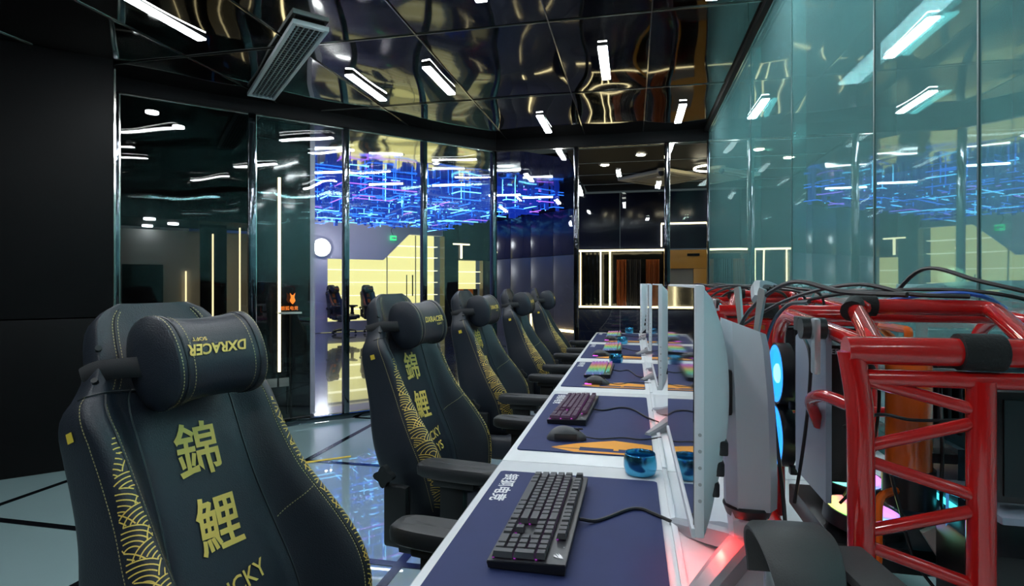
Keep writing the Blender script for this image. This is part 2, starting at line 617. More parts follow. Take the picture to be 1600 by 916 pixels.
glass_wall('wall_left_glass', 'slanting glass partition with dark metal posts on the left', (P0.x, P0.y), DANG,
           [0.0, 0.955, 1.764, 2.563, 3.40], 0.05, CH - 0.05, ['glass_dark', 'glass_left', 'glass_left', 'glass_left'], [0.05, 0.06, 0.05, 0.05, 0.05])
glass_wall('wall_back', 'glass partition at the far end of the desk row', (P1.x, YB), 0.0,
           [0.03, 0.90, 1.835, 2.245], 0.05, CH - 0.05, 'glass_left', [0, 0.045, 0.05, 0.03])
# right glass wall runs toward the camera (built along -Y)
glass_wall('wall_right', 'tall teal tinted mirror glass partition beside the computers', (XR, YB), R(-90),
           [0.02, 2.118, 3.083, 4.027, 4.579, 6.1, 7.6, 9.0], 0.05, CH + 0.03, 'glass_right', [0, .006, .006, .008, .006, .008, .008, .008], 'seam')

# black panelled wall in the left foreground (stands a little in front of the glass)
wl = empty('wall_left', HW(0.0, -0.42), DANG)
structure(wl, 'black panelled wall at the left edge')
for k in range(4):
    obj('panel', MB().rbox((-(k + 1) * 1.2 + .004, 0, 0.0), (-k * 1.2 - .004, 0.40, 1.02), .004), 'black_panel', wl)
    obj('panel', MB().rbox((-(k + 1) * 1.2 + .004, 0.0, 1.028), (-k * 1.2 - .004, 0.40, 3.0), .004), 'black_panel', wl)
obj('corner_trim', MB().box((0.0, -.004, 0), (0.012, 0.02, CH)), 'chrome_edge', wl, False)
wf = empty('wall_front', (0, -3.1, 0))
structure(wf, 'black wall behind the camera')
for k in range(6):
    obj('panel', MB().rbox((-5.2 + k + .004, -.1, 0), (-4.2 + k - .004, 0, CH), .004), 'black_panel', wf)

# ------------------------------------------------------------------ ceiling strip lamps
def strip_lamp(x, y0, y1, label):
    t = empty('strip_lamp', (x, (y0 + y1) / 2, CH + 0.036), 0, label, 'ceiling lamp', 'white ceiling strip lamps')
    L = (y1 - y0) / 2
    obj('housing', MB().rbox((-.034, -L - .005, 0.002), (.034, L + .005, 0.03), .004), 'lamp_case', t)
    obj('diffuser', MB().rbox((-.030, -L, -0.008), (.030, L, 0.006), .003), 'strip_white', t)


for x, y0, y1, lb in ((-2.65, 2.45, 3.06, 'long white strip lamp at the upper left above the nearest chair'),
                      (-2.04, 3.80, 4.39, 'white strip lamp right of the air grille'),
                      (-1.43, 3.78, 4.36, 'white strip lamp third from the left in the mirror ceiling'),
                      (-0.80, 2.38, 2.96, 'white strip lamp cut by the top edge of the photo'),
                      (-0.19, 3.69, 4.28, 'white strip lamp above the middle of the desk row'),
                      (-0.83, 5.09, 5.67, 'small white strip lamp near the far glass corner'),
                      (0.425, 5.03, 5.58, 'small white strip lamp beside the teal glass wall')):
    strip_lamp(x, y0, y1, lb)
for i, (x, y) in enumerate(((-2.65, 0.2), (-1.43, 1.0), (-0.19, 1.2), (-0.80, -0.4), (-2.04, 1.4), (0.42, 2.6), (-1.43, -1.6), (-3.3, -1.0), (0.3, -1.2))):
    strip_lamp(x, y, y + 0.6, 'white strip lamp seen only in reflections, ' + ('over the nearest chair far left', 'over the aisle beside the nearest chair', 'straight above the nearest desk', 'just behind the camera', 'left over the aisle', 'over the second computer', 'far behind the camera', 'leftmost behind the camera', 'rear right corner')[i])

# air grille, set square to the slanting glass
vt = empty('air_grille', HW(0.98, -1.055, CH + 0.028), DANG, 'long grey metal air grille with slats in the mirror ceiling', 'air vent')
obj('duct', MB().box((-.085, -.74, .0), (.085, .74, .03)), 'vent_dark', vt, False)
for a, b in (((-.105, -.77), (-.08, .77)), ((.08, -.77), (.105, .77)), ((-.08, -.77), (.08, -.74)), ((-.08, .74), (.08, .77))):
    obj('frame_bar', MB().rbox((a[0], a[1], -.016), (b[0], b[1], .012), .003), 'vent_frame', vt)
for k in range(5):
    x = -.06 + k * .03
    obj('slat', MB().box((x - .003, -.74, -.012), (x + .003, .74, .004)), 'vent_slat', vt, False)
cb = MB()
for k in range(36):
    y = -.72 + k * .0412
    cb.box((-.08, y - .0025, -.004), (.08, y + .0025, .004))
obj('cross_bars', cb, 'vent_slat', vt, False)

# ------------------------------------------------------------------ the hall behind the slanting glass
HP = (P0.x, P0.y, 0)


def hall(name, mb, m, parent=None, smooth=False, label=None):
    if parent is not None:
        return obj(name, mb, m, parent, smooth, label=label)
    return obj(name, mb, m, None, smooth, loc=HP, rz=DANG, label=label)


def hall_root(name, u, v, z, label=None, cat=None, group=None, rz=0.0):
    return empty(name, HW(u, v, z), DANG + rz, label, cat, group)


def uz(poly, v0, v1, mb=None):
    return (mb or MB()).prism(poly, v0, v1, lambda a, b, c: (a, c, b))


wh = empty('wall_hall', HP, DANG)
structure(wh, 'violet grey hall wall with a lit yellow showcase opening')
hall('pier', uz([(1.2, 0), (4.29, 0), (4.29, 3.2), (1.2, 3.2)], 9.4, 9.6), 'wall_violet', wh)
hall('sill', uz([(4.29, 0), (5.9, 0), (5.9, .27), (4.29, .27)], 9.4, 9.6), 'wall_violet', wh)
hall('lintel', uz([(4.29, 1.9), (5.8, 1.9), (6.55, 2.63), (7.6, 2.63), (7.6, 3.2), (4.29, 3.2)], 9.4, 9.6), 'wall_violet', wh)
hall('pier', uz([(7.6, 0), (8.05, 0), (8.05, 3.2), (7.6, 3.2)], 9.3, 9.6), 'granite_gloss', wh)
hall('lintel', uz([(8.05, 1.95), (13, 1.95), (13, 3.2), (8.05, 3.2)], 9.4, 9.6), 'wall_navy', wh)
hall('sill', uz([(8.05, 0), (13, 0), (13, .5), (8.05, .5)], 9.4, 9.6), 'wall_navy', wh)
hall('pier', uz([(8.95, .5), (13, .5), (13, 1.95), (8.95, 1.95)], 9.4, 9.6), 'wall_hall_dark', wh)
sh = hall_root('showcase', 5.95, 9.8, 0, 'yellow glowing wall showcase with glass shelves in the hall', 'showcase')
for k, (a, b) in enumerate(((-1.66, -.8), (-.8, 0.06), (.06, .92), (.92, 1.66))):
    z1 = 1.92 if k < 2 else 2.68
    obj('back_panel', MB().box((a + .006, 0.2, 0.02), (b - .006, 0.24, z1)), 'showcase_glow', sh, False)
    for z in [q for q in (.55, .92, 1.28, 1.62, 2.0, 2.32) if q < z1 - .1]:
        obj('shelf', MB().box((a + .01, -0.05, z), (b - .01, 0.19, z + .02)), 'showcase_line', sh, False)
for a in (.06, .92):
    obj('door_post', MB().box((a - .012, -.12, 0), (a + .012, -.09, 2.63)), 'showcase_frame', sh, False)
obj('door_handle', MB().tube([(.80, -.17, .9), (.80, -.17, 1.5)], .018, 6).tube([(.62, -.17, .9), (.62, -.17, 1.5)], .014, 6), 'black_frame', sh)
sh2 = hall_root('showcase', 8.5, 9.62, 0, 'small bright showcase with red goods beyond the third chair', 'showcase')
obj('back_panel', MB().box((-.44, .2, .5), (.44, .24, 1.95)), 'showcase_glow', sh2, False)
for z in (.85, 1.25, 1.6):
    obj('shelf', MB().box((-.43, -.1, z), (.43, .19, z + .02)), 'showcase_line', sh2, False)
for k in range(5):
    o = obj('boxed_goods', MB().rbox((-.09, -.06, 0), (.09, .06, .22), .01), 'orange_cloth' if k % 2 else 'black_plastic', None, loc=HW(8.2 + k * .15, 9.62, .52), rz=DANG)
    tag(o, '%s boxed item on the lowest shelf of the small showcase, %s' % ('orange' if k % 2 else 'black', ('first from the left', 'second', 'in the middle', 'fourth', 'rightmost')[k]), 'box', 'goods in the small showcase')
    o.location = HW(8.16 + k * .165, 9.66, .87)
    o.scale = (.75, .8, 1)
tl = hall_root('hall_wall_lamp', 8.15, 9.32, 2.41, 'warm T-shaped wall lamp on the dark hall pier', 'wall lamp')
obj('bar', MB().rbox((-.28, -.03, -.02), (.28, .0, .02), .006), 'led_warm_soft', tl)
obj('stem', MB().rbox((-.03, -.03, -.42), (.03, .0, -.02), .006), 'led_warm_soft', tl)

ws = empty('wall_hall_side', HP, DANG)
structure(ws, 'dark glossy panelled side wall of the hall')
for k in range(4):
    v0, v1 = 2.0 + k * .68, 2.0 + (k + 1) * .68
    obj('panel', MB().rbox((6.35, v0 + .004, 0), (6.45, v1 - .004, 1.75), .004), 'wall_hall_dark', ws)
    obj('panel', MB().rbox((6.35, v0 + .004, 1.758), (6.45, v1 - .004, 2.55), .004), 'wall_navy', ws)
obj('cornice', MB().box((6.33, 2.0, 2.556), (6.5, 4.74, 3.2)), 'black_frame', ws, False)
obj('led_line', MB().box((6.31, 2.05, .42), (6.335, 2.75, .46)), 'led_warm', ws, False)
obj('led_line', MB().box((6.31, 3.3, .35), (6.335, 3.33, .75)), 'led_warm', ws, False)
hc = hall('ceiling_hall', MB().box((-3, .12, 3.2), (14, 9.7, 3.3)), 'hall_ceiling_mirror')
structure(hc, 'wavy mirror ceiling of the hall')
soff = [HW(1.53, .12)[:2], HW(6.6, .12)[:2], HW(6.6, 2.25)[:2], HW(1.53, 2.25)[:2]]
hs_ = obj('ceiling_soffit', MB().prism(clip_poly(soff, 1, 0, -.77), 2.80, 3.19), 'hall_ceiling_mirror', None, False)
structure(hs_, 'lower mirror soffit of the hall in front of the blue lattice')
for k, (u, v) in enumerate(((2.6, 8.3), (4.0, 8.3), (5.4, 8.3), (3.3, 1.2))):  # lamps added to brighten the violet hall wall, not known fixtures
    t = hall_root('hall_fill_light', u, v, 3.18 if v > 3 else 2.79, 'added round hall fill light, ' + ('left above the violet wall', 'middle above the violet wall', 'right above the showcase', 'in the low soffit near the glass')[k], 'downlight', 'added hall fill lights')
    obj('lens', MB().lathe([(0, -.015), (.10 if v > 3 else .035, -.015), (.11 if v > 3 else .04, 0)], 18), 'fill_white', t)
    obj('bezel', MB().lathe([(.11 if v > 3 else .04, 0), (.13 if v > 3 else .05, -.012), (.14 if v > 3 else .055, .0)], 18), 'lamp_case', t)
lw = hall('wall_hall_left', MB().box((1.53, .36, 0), (1.58, 9.4, 3.2)), 'wall_violet')
structure(lw, 'pale left wall of the hall')

# glossy black stone slab right behind the glass with a warm light line
wg = empty('wall_stone', HP, DANG)
structure(wg, 'glossy black stone slab behind the glass with a vertical light line')
obj('slab', MB().rbox((.98, .30, 0), (1.52, .36, CH + .4), .004), 'granite_gloss', wg)
obj('light_line', MB().box((1.228, .284, .44), (1.250, .30, 2.24)), 'led_warm', wg, False)
obj('socket_plate', MB().rbox((1.13, .288, .30), (1.22, .30, .38), .003), 'plaster_grey', wg)
obj('socket_plate', MB().rbox((1.235, .288, .30), (1.325, .30, .38), .003), 'plaster_grey', wg)
# orange fox sign standing on a display stand by the slab
fx = hall_root('fox_sign', 1.33, .24, .98, 'small glowing orange fox sign before the black slab', 'sign')
foxm = emis('fox_orange', (1.0, .22, .02), 1.6)
fx.scale = (.72, .72, .72)
fx.location.z = 1.02
fh = [(-.035, .0), (-.02, .045), (-.033, .10), (-.008, .072), (.008, .072), (.033, .10), (.02, .045), (.035, 0), (.015, -.03), (0, -.045), (-.015, -.03)]
obj('fox_head', MB().prism(fh, -.006, 0, lambda a, b, c: (a + .02, c, b + .11)), 'fox_orange', fx, False)
v2, f2 = text2d('银狐电竞', .055)
obj('lettering', MB().add([(x - .02, -.008, y + .015) for x, y in v2], f2), 'fox_orange', fx, False)
obj('base_plate', MB().rbox((-.15, -.03, -.06), (.13, .02, -.035), .004), 'shelf_white', fx)
obj('stand_leg', MB().box((-.012, -.012, -1.40), (.012, .012, -.06)), 'black_frame', fx, False)

# dim side room behind the leftmost pane
wd = empty('wall_side_room', HP, DANG)
structure(wd, 'dim grey side room behind the leftmost pane')
obj('back_wall', MB().box((-2.2, 2.2, 0), (1.52, 2.3, 1.86)), 'wall_grey', wd, False)
obj('bulkhead', MB().box((-2.2, 1.3, 1.9), (1.52, 2.3, 2.3)), 'black_frame', wd, False)
obj('upper_wall', MB().box((-2.2, 2.25, 2.3), (1.52, 2.3, 3.2)), 'black_panel', wd, False)
obj('dark_door', MB().rbox((.02, 2.17, 0), (.40, 2.2, 1.47), .004), 'black_panel', wd)
obj('dark_column', MB().box((.72, 1.7, 0), (.98, 1.78, 1.9)), 'granite_gloss', wd, False)
obj('left_wall', MB().box((-2.3, .1, 0), (-2.2, 2.3, 3.2)), 'wall_grey', wd, False)
for u, v, z0, z1 in ((1.0, 1.98, .55, 1.82), (.84, 1.68, .6, 1.80), (1.14, 1.9, .5, 2.2), (.62, 2.17, .8, 1.4)):
    obj('light_line', MB().box((u - .008, v - .012, z0), (u + .008, v, z1)), 'led_warm_soft' if u != 1.0 else 'led_warm', wd, False)
for k in range(5):
    obj('down_light', MB().lathe([(.05, 0), (.05, .02), (0, .02)], 12, (.25 + .22 * (k % 2), .5 + k * .4, 2.72 if k < 2 else 1.88)), 'tube_white', wd)

# blue light lattice
lt = hall_root('light_lattice', 0, 0, 0, 'blue glowing lattice of light rods hung under the hall ceiling', 'light installation')
rods = {'lattice_blue': MB(), 'lattice_cyan': MB(), 'lattice_violet': MB(), 'lattice_deep': MB()}
rl = random.Random(3)
PIT = .36
for i in range(18):
    for j in range(14):
        u, v = .3 + i * PIT, 2.3 + j * PIT
        if u > 6.25:
            continue
        for z in (2.56, 2.66, 2.76, 2.86):
            m = rl.choices(['lattice_blue', 'lattice_cyan', 'lattice_violet', 'lattice_deep'], [5, 3, 1, 2])[0]
            r = .006 if m != 'lattice_deep' else .012
            zz = z + rl.uniform(-.04, .04)
            if rl.random() < .42:
                rods[m].box((u, v - r, zz - r), (min(6.28, u + PIT * rl.choice((1, 1, 2))), v + r, zz + r))
            if rl.random() < .42:
                rods[m].box((u - r, v, zz - r), (u + r, v + PIT * rl.choice((1, 1, 2)), zz + r))
        for q in range(6):
            m = rl.choices(['lattice_blue', 'lattice_deep', 'lattice_cyan'], [2, 9, .6])[0]
            r = .024 if m == 'lattice_deep' else .005
            uu, vv = u + rl.uniform(0, PIT), v + rl.uniform(0, PIT)
            rods[m].box((uu - r, vv - r, rl.uniform(2.52, 2.7)), (uu + r, vv + r, 3.1))
for m, nm in (('lattice_blue', 'blue_rods'), ('lattice_cyan', 'cyan_rods'), ('lattice_violet', 'violet_rods'), ('lattice_deep', 'hanging_strands')):
    o = obj(nm, rods[m], m, lt, False)
    o['kind'] = 'stuff'
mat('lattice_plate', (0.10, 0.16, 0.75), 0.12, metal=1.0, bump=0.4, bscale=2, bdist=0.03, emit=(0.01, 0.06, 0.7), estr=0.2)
obj('glow_plate', MB().box((.2, 2.35, 3.14), (6.3, 7.45, 3.17)), 'lattice_plate', lt, False)  # backdrop plate with its own glow, fills in blue behind the rods
# glowing tubes standing in for ceiling strips reflected in the glass
tubes = [(2.2, 1.9, 2.66, 'leftmost, before the violet wall'), (2.95, 2.0, 2.60, 'second from the left, before the blue rods'), (3.9, 2.0, 2.68, 'in the middle of the opening'), (4.8, 1.9, 2.60, 'right half of the opening'), (5.5, 2.0, 2.64, 'rightmost, near the dark side wall')]
for u, v, z, lb in tubes:
    t = empty('strip_reflection', HW(u, v, z), R(3), 'slim glowing tube standing in for a reflected ceiling strip, ' + lb, 'tube lamp', 'tubes standing in for strip reflections')
    obj('tube', MB().tube([(-.24, 0, 0), (.24, 0, 0)], .013, 8), 'tube_white', t)
    for sg in (-1, 1):
        obj('cap', MB().tube([(sg * .255, 0, 0), (sg * .24, 0, 0)], .015, 8), 'lamp_case', t)
        obj('wire', MB().tube([(sg * .18, 0, .012), (sg * .18, 0, 2.80 - z)], .003, 4), 'cable_black', t)
sp = hall_root('wall_spotlight', 4.13, 9.36, 2.175, 'bright round white spotlight on the violet hall wall', 'spotlight')
obj('lens', MB().lathe([(0, -.12), (.10, -.11), (.17, -.06), (.19, 0)], 20, axis='y'), 'spot_white', sp)
obj('bezel', MB().lathe([(.19, 0), (.23, -.01), (.23, .04), (.19, .04)], 20, axis='y'), 'shelf_white', sp)
ex = hall_root('exit_sign', 6.05, 9.34, 2.5, 'small green exit sign above the showcase', 'exit sign')
obj('box', MB().rbox((-.085, -.03, -.065), (.085, .02, .065), .006), 'exit_green', ex)
obj('arrow', MB().prism([(-.06, -.012), (.01, -.012), (.01, -.045), (.07, 0), (.01, .045), (.01, .012), (-.06, .012)], -.034, -.031, lambda a, b, c: (a, c, b)), 'shelf_white', ex, False)
obj('cord', MB().tube(curve_pts([(0, 0, .08), (-.06, 0, .2), (0, 0, .35), (.0, 0, .69)], 5), .006, 5), 'cable_black', ex)

# ------------------------------------------------------------------ the dark back room behind the far glass
YR = 9.5
wr = empty('wall_back_room', (0, YR, 0))
structure(wr, 'dark panelled wall with warm light lines behind the far glass')
for k in range(5):
    a, b = -.92 + k * .72, -.92 + (k + 1) * .72
    obj('upper_panel', MB().rbox((a + .005, 0, 1.83), (b - .005, .08, CH), .004), 'wall_navy', wr)
    obj('lower_panel', MB().rbox((a + .005, 0, 0), (b - .005, .08, .84), .004), 'wall_navy', wr)
obj('recess_wall', MB().box((-.92, .45, .84), (2.7, .5, 1.83)), 'granite_gloss', wr, False)
obj('recess_floor', MB().box((-.92, 0, .82), (.5, .45, .85)), 'granite_gloss', wr, False)
for nm, lo, hi in (('light_line', (-.90, -.03, 1.79), (.52, -.005, 1.82)), ('light_line', (-.90, -.03, .855), (.95, -.005, .885)), ('light_line', (-.53, .02, .885), (-.508, .045, 1.79)), ('light_line', (-.378, .02, .885), (-.352, .045, 1.79)),
                   ('light_line', (.46, -.03, 2.22), (1.2, -.005, 2.245)), ('light_line', (.455, -.03, 1.86), (.475, -.005, 2.22)), ('light_line', (1.185, -.03, 2.245), (1.205, -.005, 2.75)), ('light_line', (-.86, .02, .885), (-.845, .045, 1.79))):
    obj(nm, MB().box(lo, hi), 'led_warm', wr, False)
for k in range(4):
    obj('glass_strip', MB().box((-.80 + k * .07, .05, .89), (-.775 + k * .07, .07, 1.78)), 'mullion_metal', wr, False)


def curtain(name, x0, x1, m, label):
    n = 40
    mb = MB()
    def cf(a, b):
        x = x0 + (x1 - x0) * a
        return (x, YR + .16 + .035 * math.sin(a * n * 1.1) + .01 * math.sin(a * 17), .86 + .80 * b)
    mb.grid(cf, n, 2)
    mb.grid(lambda a, b: tuple(Vector(cf(a, b)) + Vector((0, .008, 0))), n, 2)
    o = obj(name, mb, m)
    return tag(o, label, 'curtain', 'curtains in the back room')


curtain('curtain', -.26, -.10, 'curtain_orange', 'rust orange pleated curtain in the back room')
curtain('curtain', -.09, .14, 'curtain_dark', 'dark grey pleated curtain next to the orange one')
curtain('curtain', .22, .44, 'curtain_orange', 'brown curtain nearest the orange door frame')
dr = empty('door_1', (0, YR - .05, 0))
structure(dr, 'orange door surround with a grey opening in the back room')
obj('lintel', MB().rbox((.50, -.02, 1.50), (1.25, .04, 1.80), .01), 'door_orange', dr)
obj('jamb', MB().rbox((.96, -.02, 0), (1.25, .04, 1.50), .01), 'door_orange', dr)
obj('jamb', MB().rbox((.50, -.02, 0), (.56, .04, 1.50), .01), 'door_orange', dr)
obj('door_leaf', MB().rbox((.56, .05, 0), (.96, .08, 1.50), .004), 'plaster_grey', dr)
obj('closer', MB().rbox((.86, -.05, 1.70), (1.05, -.02, 1.74), .006), 'black_frame', dr)
cr = obj('ceiling_back_room', MB().box((-.75, 6.12, CH + .05), (2.7, 9.6, CH + .12)), 'black_panel', None, False)
structure(cr, 'dark ceiling of the back room')
for k in range(4):
    obj('ceiling_joint', MB().box((-.75, 6.5 + k * .8, CH + .044), (2.7, 6.51 + k * .8, CH + .05)), 'vent_frame', cr, False)
ac = empty('cassette_unit', (.42, 8.35, CH + .04), DANG, 'square cream ceiling air conditioner behind the far glass', 'air conditioner')
obj('panel', MB().rbox((-.45, -.45, -.05), (.45, .45, 0), .02), 'ac_cream', ac)
obj('intake', MB().rbox((-.28, -.28, -.062), (.28, .28, -.045), .01), 'ac_inner', ac)
for k in range(4):
    a = k * math.pi / 2
    o = obj('louvre', MB().rbox((-.26, .32, -.058), (.26, .39, -.048), .004), 'ac_inner', ac)
    o.rotation_euler = (0, 0, a)
rg = empty('ring_lamp', (1.0, 7.6, CH - .02), 0, 'thin round ring lamp on the back room ceiling', 'ring lamp')
obj('ring', MB().tube([(.22 * math.cos(2 * math.pi * k / 28), .22 * math.sin(2 * math.pi * k / 28), 0) for k in range(28)], .011, 6, True), 'ring_warm', rg)
obj('bracket', MB().rbox((-.24, -.02, .012), (.24, .02, .05), .006), 'lamp_case', rg)
scm = empty('dome_camera', (.38, 7.7, CH + .02), 0, 'small dome security camera under the back room ceiling', 'camera')
obj('mount', MB().lathe([(.06, .0), (.06, -.03), (.045, -.04)], 14), 'ac_cream', scm)
obj('dome', MB().lathe([(.045, -.04), (.042, -.07), (.02, -.095), (0, -.1)], 14), 'black_plastic', scm)
for i, (x, y) in enumerate(((-.35, 7.4), (.1, 6.9), (1.7, 8.6))):  # strong lamps put in to brighten the dark back room
    t = empty('back_fill_lamp', (x, y, CH + .045), 0, ('added fill light in the dark ceiling left of the cassette', 'added fill light nearest the far glass', 'added fill light in the hidden corner of the back room')[i], 'downlight', 'added fill lights in the back room')
    obj('lens', MB().lathe([(0, -.012), (.05, -.012), (.055, 0)], 16), 'fill_warm', t)
    obj('bezel', MB().lathe([(.055, -.004), (.07, -.012), (.075, .0), (.055, .0)], 16), 'lamp_case', t)
fw = obj('wall_far', MB().box((2.7, 6.0, 0), (2.8, 9.6, 3.0)), 'wall_hall_dark', None, False)
structure(fw, 'dark end wall of the back room')

# ------------------------------------------------------------------ corridor behind the teal glass
wc = empty('wall_corridor', (2.6, 0, 0))
structure(wc, 'pale corridor wall seen through the teal glass')
for k in range(8):
    obj('panel', MB().rbox((0, -3.0 + k * 1.15 + .004, 0), (.1, -3.0 + (k + 1) * 1.15 - .004, 3.0), .004), 'corridor_wall', wc)
for z in (1.52, 1.34):
    obj('light_line', MB().box((-.02, 2.6, z), (0, 5.9, z + .015)), 'led_warm_soft', wc, False)
cc_ = obj('ceiling_corridor', MB().box((.80, -3.2, 2.95), (2.7, 5.98, 3.05)), 'wall_grey', None, False)
structure(cc_, 'grey ceiling of the corridor')
ew = obj('wall_corridor_end', MB().box((.8, 5.99, 0), (2.7, 6.05, 3.0)), 'corridor_wall', None, False)
structure(ew, 'end wall of the corridor')
for i, y in enumerate((-0.6, 1.9, 4.4)):  # lamps added behind the glass to brighten its teal
    t = empty('corridor_fill_lamp', (1.75, y, 2.92), 0, ('added corridor fill lamp nearest the camera behind the teal glass', 'added middle corridor fill lamp behind the teal glass', 'added farthest corridor fill lamp behind the teal glass')[i], 'ceiling lamp', 'added corridor fill lamps')
    obj('diffuser', MB().rbox((-.08, -.75, -.012), (.08, .75, .0), .004), 'strip_white', t)
    obj('housing', MB().rbox((-.10, -.78, .0), (.10, .78, .03), .004), 'lamp_case', t)
ct = empty('reception_counter', (2.1, 4.1, 0), 0, 'beige reception counter behind the teal glass', 'counter')
obj('body', MB().rbox((-.3, -.9, 0), (.3, .9, 1.02), .02), 'counter_beige', ct)
obj('top', MB().rbox((-.36, -.95, 1.02), (.36, .95, 1.07), .01), 'shelf_white', ct)
lp = empty('globe_lamp', (1.98, 4.1, 1.07), 0, 'round glowing globe lamp on the reception counter', 'table lamp')
obj('foot', MB().lathe([(.08, 0), (.08, .02), (.02, .04), (.015, .18)], 16), 'dark_metal', lp)
obj('globe', MB().lathe([(0, .17)] + [(.065 * math.sin(math.pi * k / 10), .24 - .065 * math.cos(math.pi * k / 10)) for k in range(1, 10)] + [(0, .305)], 16), 'spot_warm' if 'spot_warm' in M else emis('spot_warm', (1, .85, .5), 14).name, lp)

# ------------------------------------------------------------------ desks, mats
DZ = 0.76
PER = 1.06
YC = [1.025 + PER * k for k in range(5)]
ORD = ['nearest', 'second', 'third', 'fourth', 'farthest']
for k, yc in enumerate(YC):
    y0, y1 = yc - .53, yc + .53
    if k == 0:
        y0 = -.55
    t = empty('gaming_desk', (.17, (y0 + y1) / 2, 0), 0, '%s white desk unit of the row, counted from the camera' % ORD[k] if k else 'nearest white desk unit under the big keyboard', 'desk', 'white desks in a row')
    h = (y1 - y0) / 2
    obj('top', MB().rbox((-.53, -h + .002, DZ - .028), (.55, h - .002, DZ), .004), 'desk_white', t)
    obj('front_edge', MB().box((-.533, -h + .004, DZ - .024), (-.53, h - .004, DZ - .004)), 'desk_edge', t, False)
    obj('cable_channel', MB().rbox((-.092, -h + .006, DZ), (-.080, h - .006, DZ + .008), .002), 'desk_white', t)
    for sx_ in (-.42, .46):
        for sy_ in (-1, 1):
            obj('leg', MB().rbox((sx_ - .025, sy_ * (h - .08) - .025, 0.003), (sx_ + .025, sy_ * (h - .08) + .025, DZ - .028), .004), 'steel_grey', t)
    obj('apron', MB().box((.40, -h + .1, .45), (.42, h - .1, DZ - .03)), 'steel_grey', t, False)

txt_v, txt_f = text2d('银狐电竞', .046, .0010)
fox = [(-.0, -.20), (.035, -.20), (.085, -.055), (.066, .20), (.018, .20), (.018, .0), (.006, .0)]
for k, yc in enumerate(YC):
    t = empty('desk_mat', (-.14, yc, DZ), 0, ('navy desk mat under the nearest big keyboard', 'navy desk mat with a mouse and blue cup at its corner', 'third navy desk mat, under the first rainbow keyboard', 'fourth navy desk mat from the camera', 'farthest navy desk mat by the end glass')[k], 'desk mat', 'navy desk mats')
    HL, HWD = .43, .20
    rr = .012
    poly = []
    for cx, cy, a0 in ((HWD - rr, HL - rr, 0), (-HWD + rr, HL - rr, 90), (-HWD + rr, -HL + rr, 180), (HWD - rr, -HL + rr, 270)):
        for q in range(5):
            a = R(a0 + q * 22.5)
            poly.append((cx + rr * math.cos(a), cy + rr * math.sin(a)))
    obj('cloth', MB().prism(poly, 0.0005, .004), 'mat_navy', t, False)
    # printed name, read from the seat: runs toward -Y, top toward +X
    obj('printed_name', MB().add([(-.164 + y * .85, .316 - x, .0045) for x, y in txt_v], txt_f), 'mat_white', t, False)
    # orange fox shape at the near right-hand corner
    up = [(.20, -.415), (.20, -.345), (.055, -.315), (-.10, -.385), (-.02, -.392), (-.02, -.408), (.085, -.412), (.085, -.395), (.20, -.398)]
    up = [(-.10, -.388), (-.015, -.388), (-.015, -.372), (.085, -.376), (.085, -.392), (.1, -.392), (.1, -.376), (.198, -.380), (.198, -.315), (.085, -.285), (-.03, -.338)]
    lo = [(-.10, -.392), (-.015, -.395), (-.015, -.408), (.198, -.414), (.198, -.428), (-.03, -.425)]
    obj('orange_print', MB().prism(up, .0042, .0046), 'mat_orange', t, False)
    obj('orange_print', MB().prism(lo, .0042, .0046), 'mat_orange', t, False)

# ------------------------------------------------------------------ keyboards
U = .0190
KEYS = []


def row(y, spec, x=0.0, h=1.0):
    for s_ in spec:
        if isinstance(s_, tuple):
            x += s_[0]
        else:
            KEYS.append((x, y, s_, h))
            x += s_


row(5.35, [1, (1,), 1, 1, 1, 1, (.5,), 1, 1, 1, 1, (.5,), 1, 1, 1, 1])
row(5.35, [1, 1, 1], 15.25)
row(4, [1] * 13 + [2]); row(4, [1, 1, 1], 15.25); row(4, [1, 1, 1, 1], 18.5)
row(3, [1.5] + [1] * 12 + [1.5]); row(3, [1, 1, 1], 15.25); row(3, [1, 1, 1], 18.5); KEYS.append((21.5, 2, 1, 2))
row(2, [1.75] + [1] * 11 + [2.25]); row(2, [1, 1, 1], 18.5)
row(1, [2.25] + [1] * 10 + [2.75]); row(1, [1], 16.25); row(1, [1, 1, 1], 18.5); KEYS.append((21.5, 0, 1, 2))
row(0, [1.25, 1.25, 1.25, 6.25, 1.25, 1.25, 1.25, 1.25]); row(0, [1, 1, 1], 15.25); row(0, [2, 1], 18.5)
KW, KH = 22.5 * U, 6.35 * U


def key_geo(mb, w, h, x=0, y=0, z=0):
    a, b = (w * U - .0012) / 2, (h * U - .0012) / 2
    c, d = a - .0022, b - .0022
    zs = .0105
    vs = [(-a, -b, 0), (a, -b, 0), (a, b, 0), (-a, b, 0), (-c, -d + .0004, zs - .0008), (c, -d + .0004, zs - .0008), (c, d + .0008, zs), (-c, d + .0008, zs)]
    mb.add([(p[0] + x, p[1] + y, p[2] + z) for p in vs], [(3, 2, 1, 0), (4, 5, 6, 7), (0, 1, 5, 4), (1, 2, 6, 5), (2, 3, 7, 6), (3, 0, 4, 7)])
    return mb


def rog(mb_fn, s_=1.0):
    """little slanted eye emblem"""
    P = [[(-.5, -.1), (-.1, .25), (.5, .5), (.1, .12)], [(-.42, -.3), (-.1, .02), (.42, .38), (.3, .05), (-.05, -.1)], [(-.2, -.45), (.0, -.2), (.35, -.05), (.15, -.4)]]
    for p in P:
        mb_fn([(x * s_, y * s_) for x, y in p])


KBM = {}


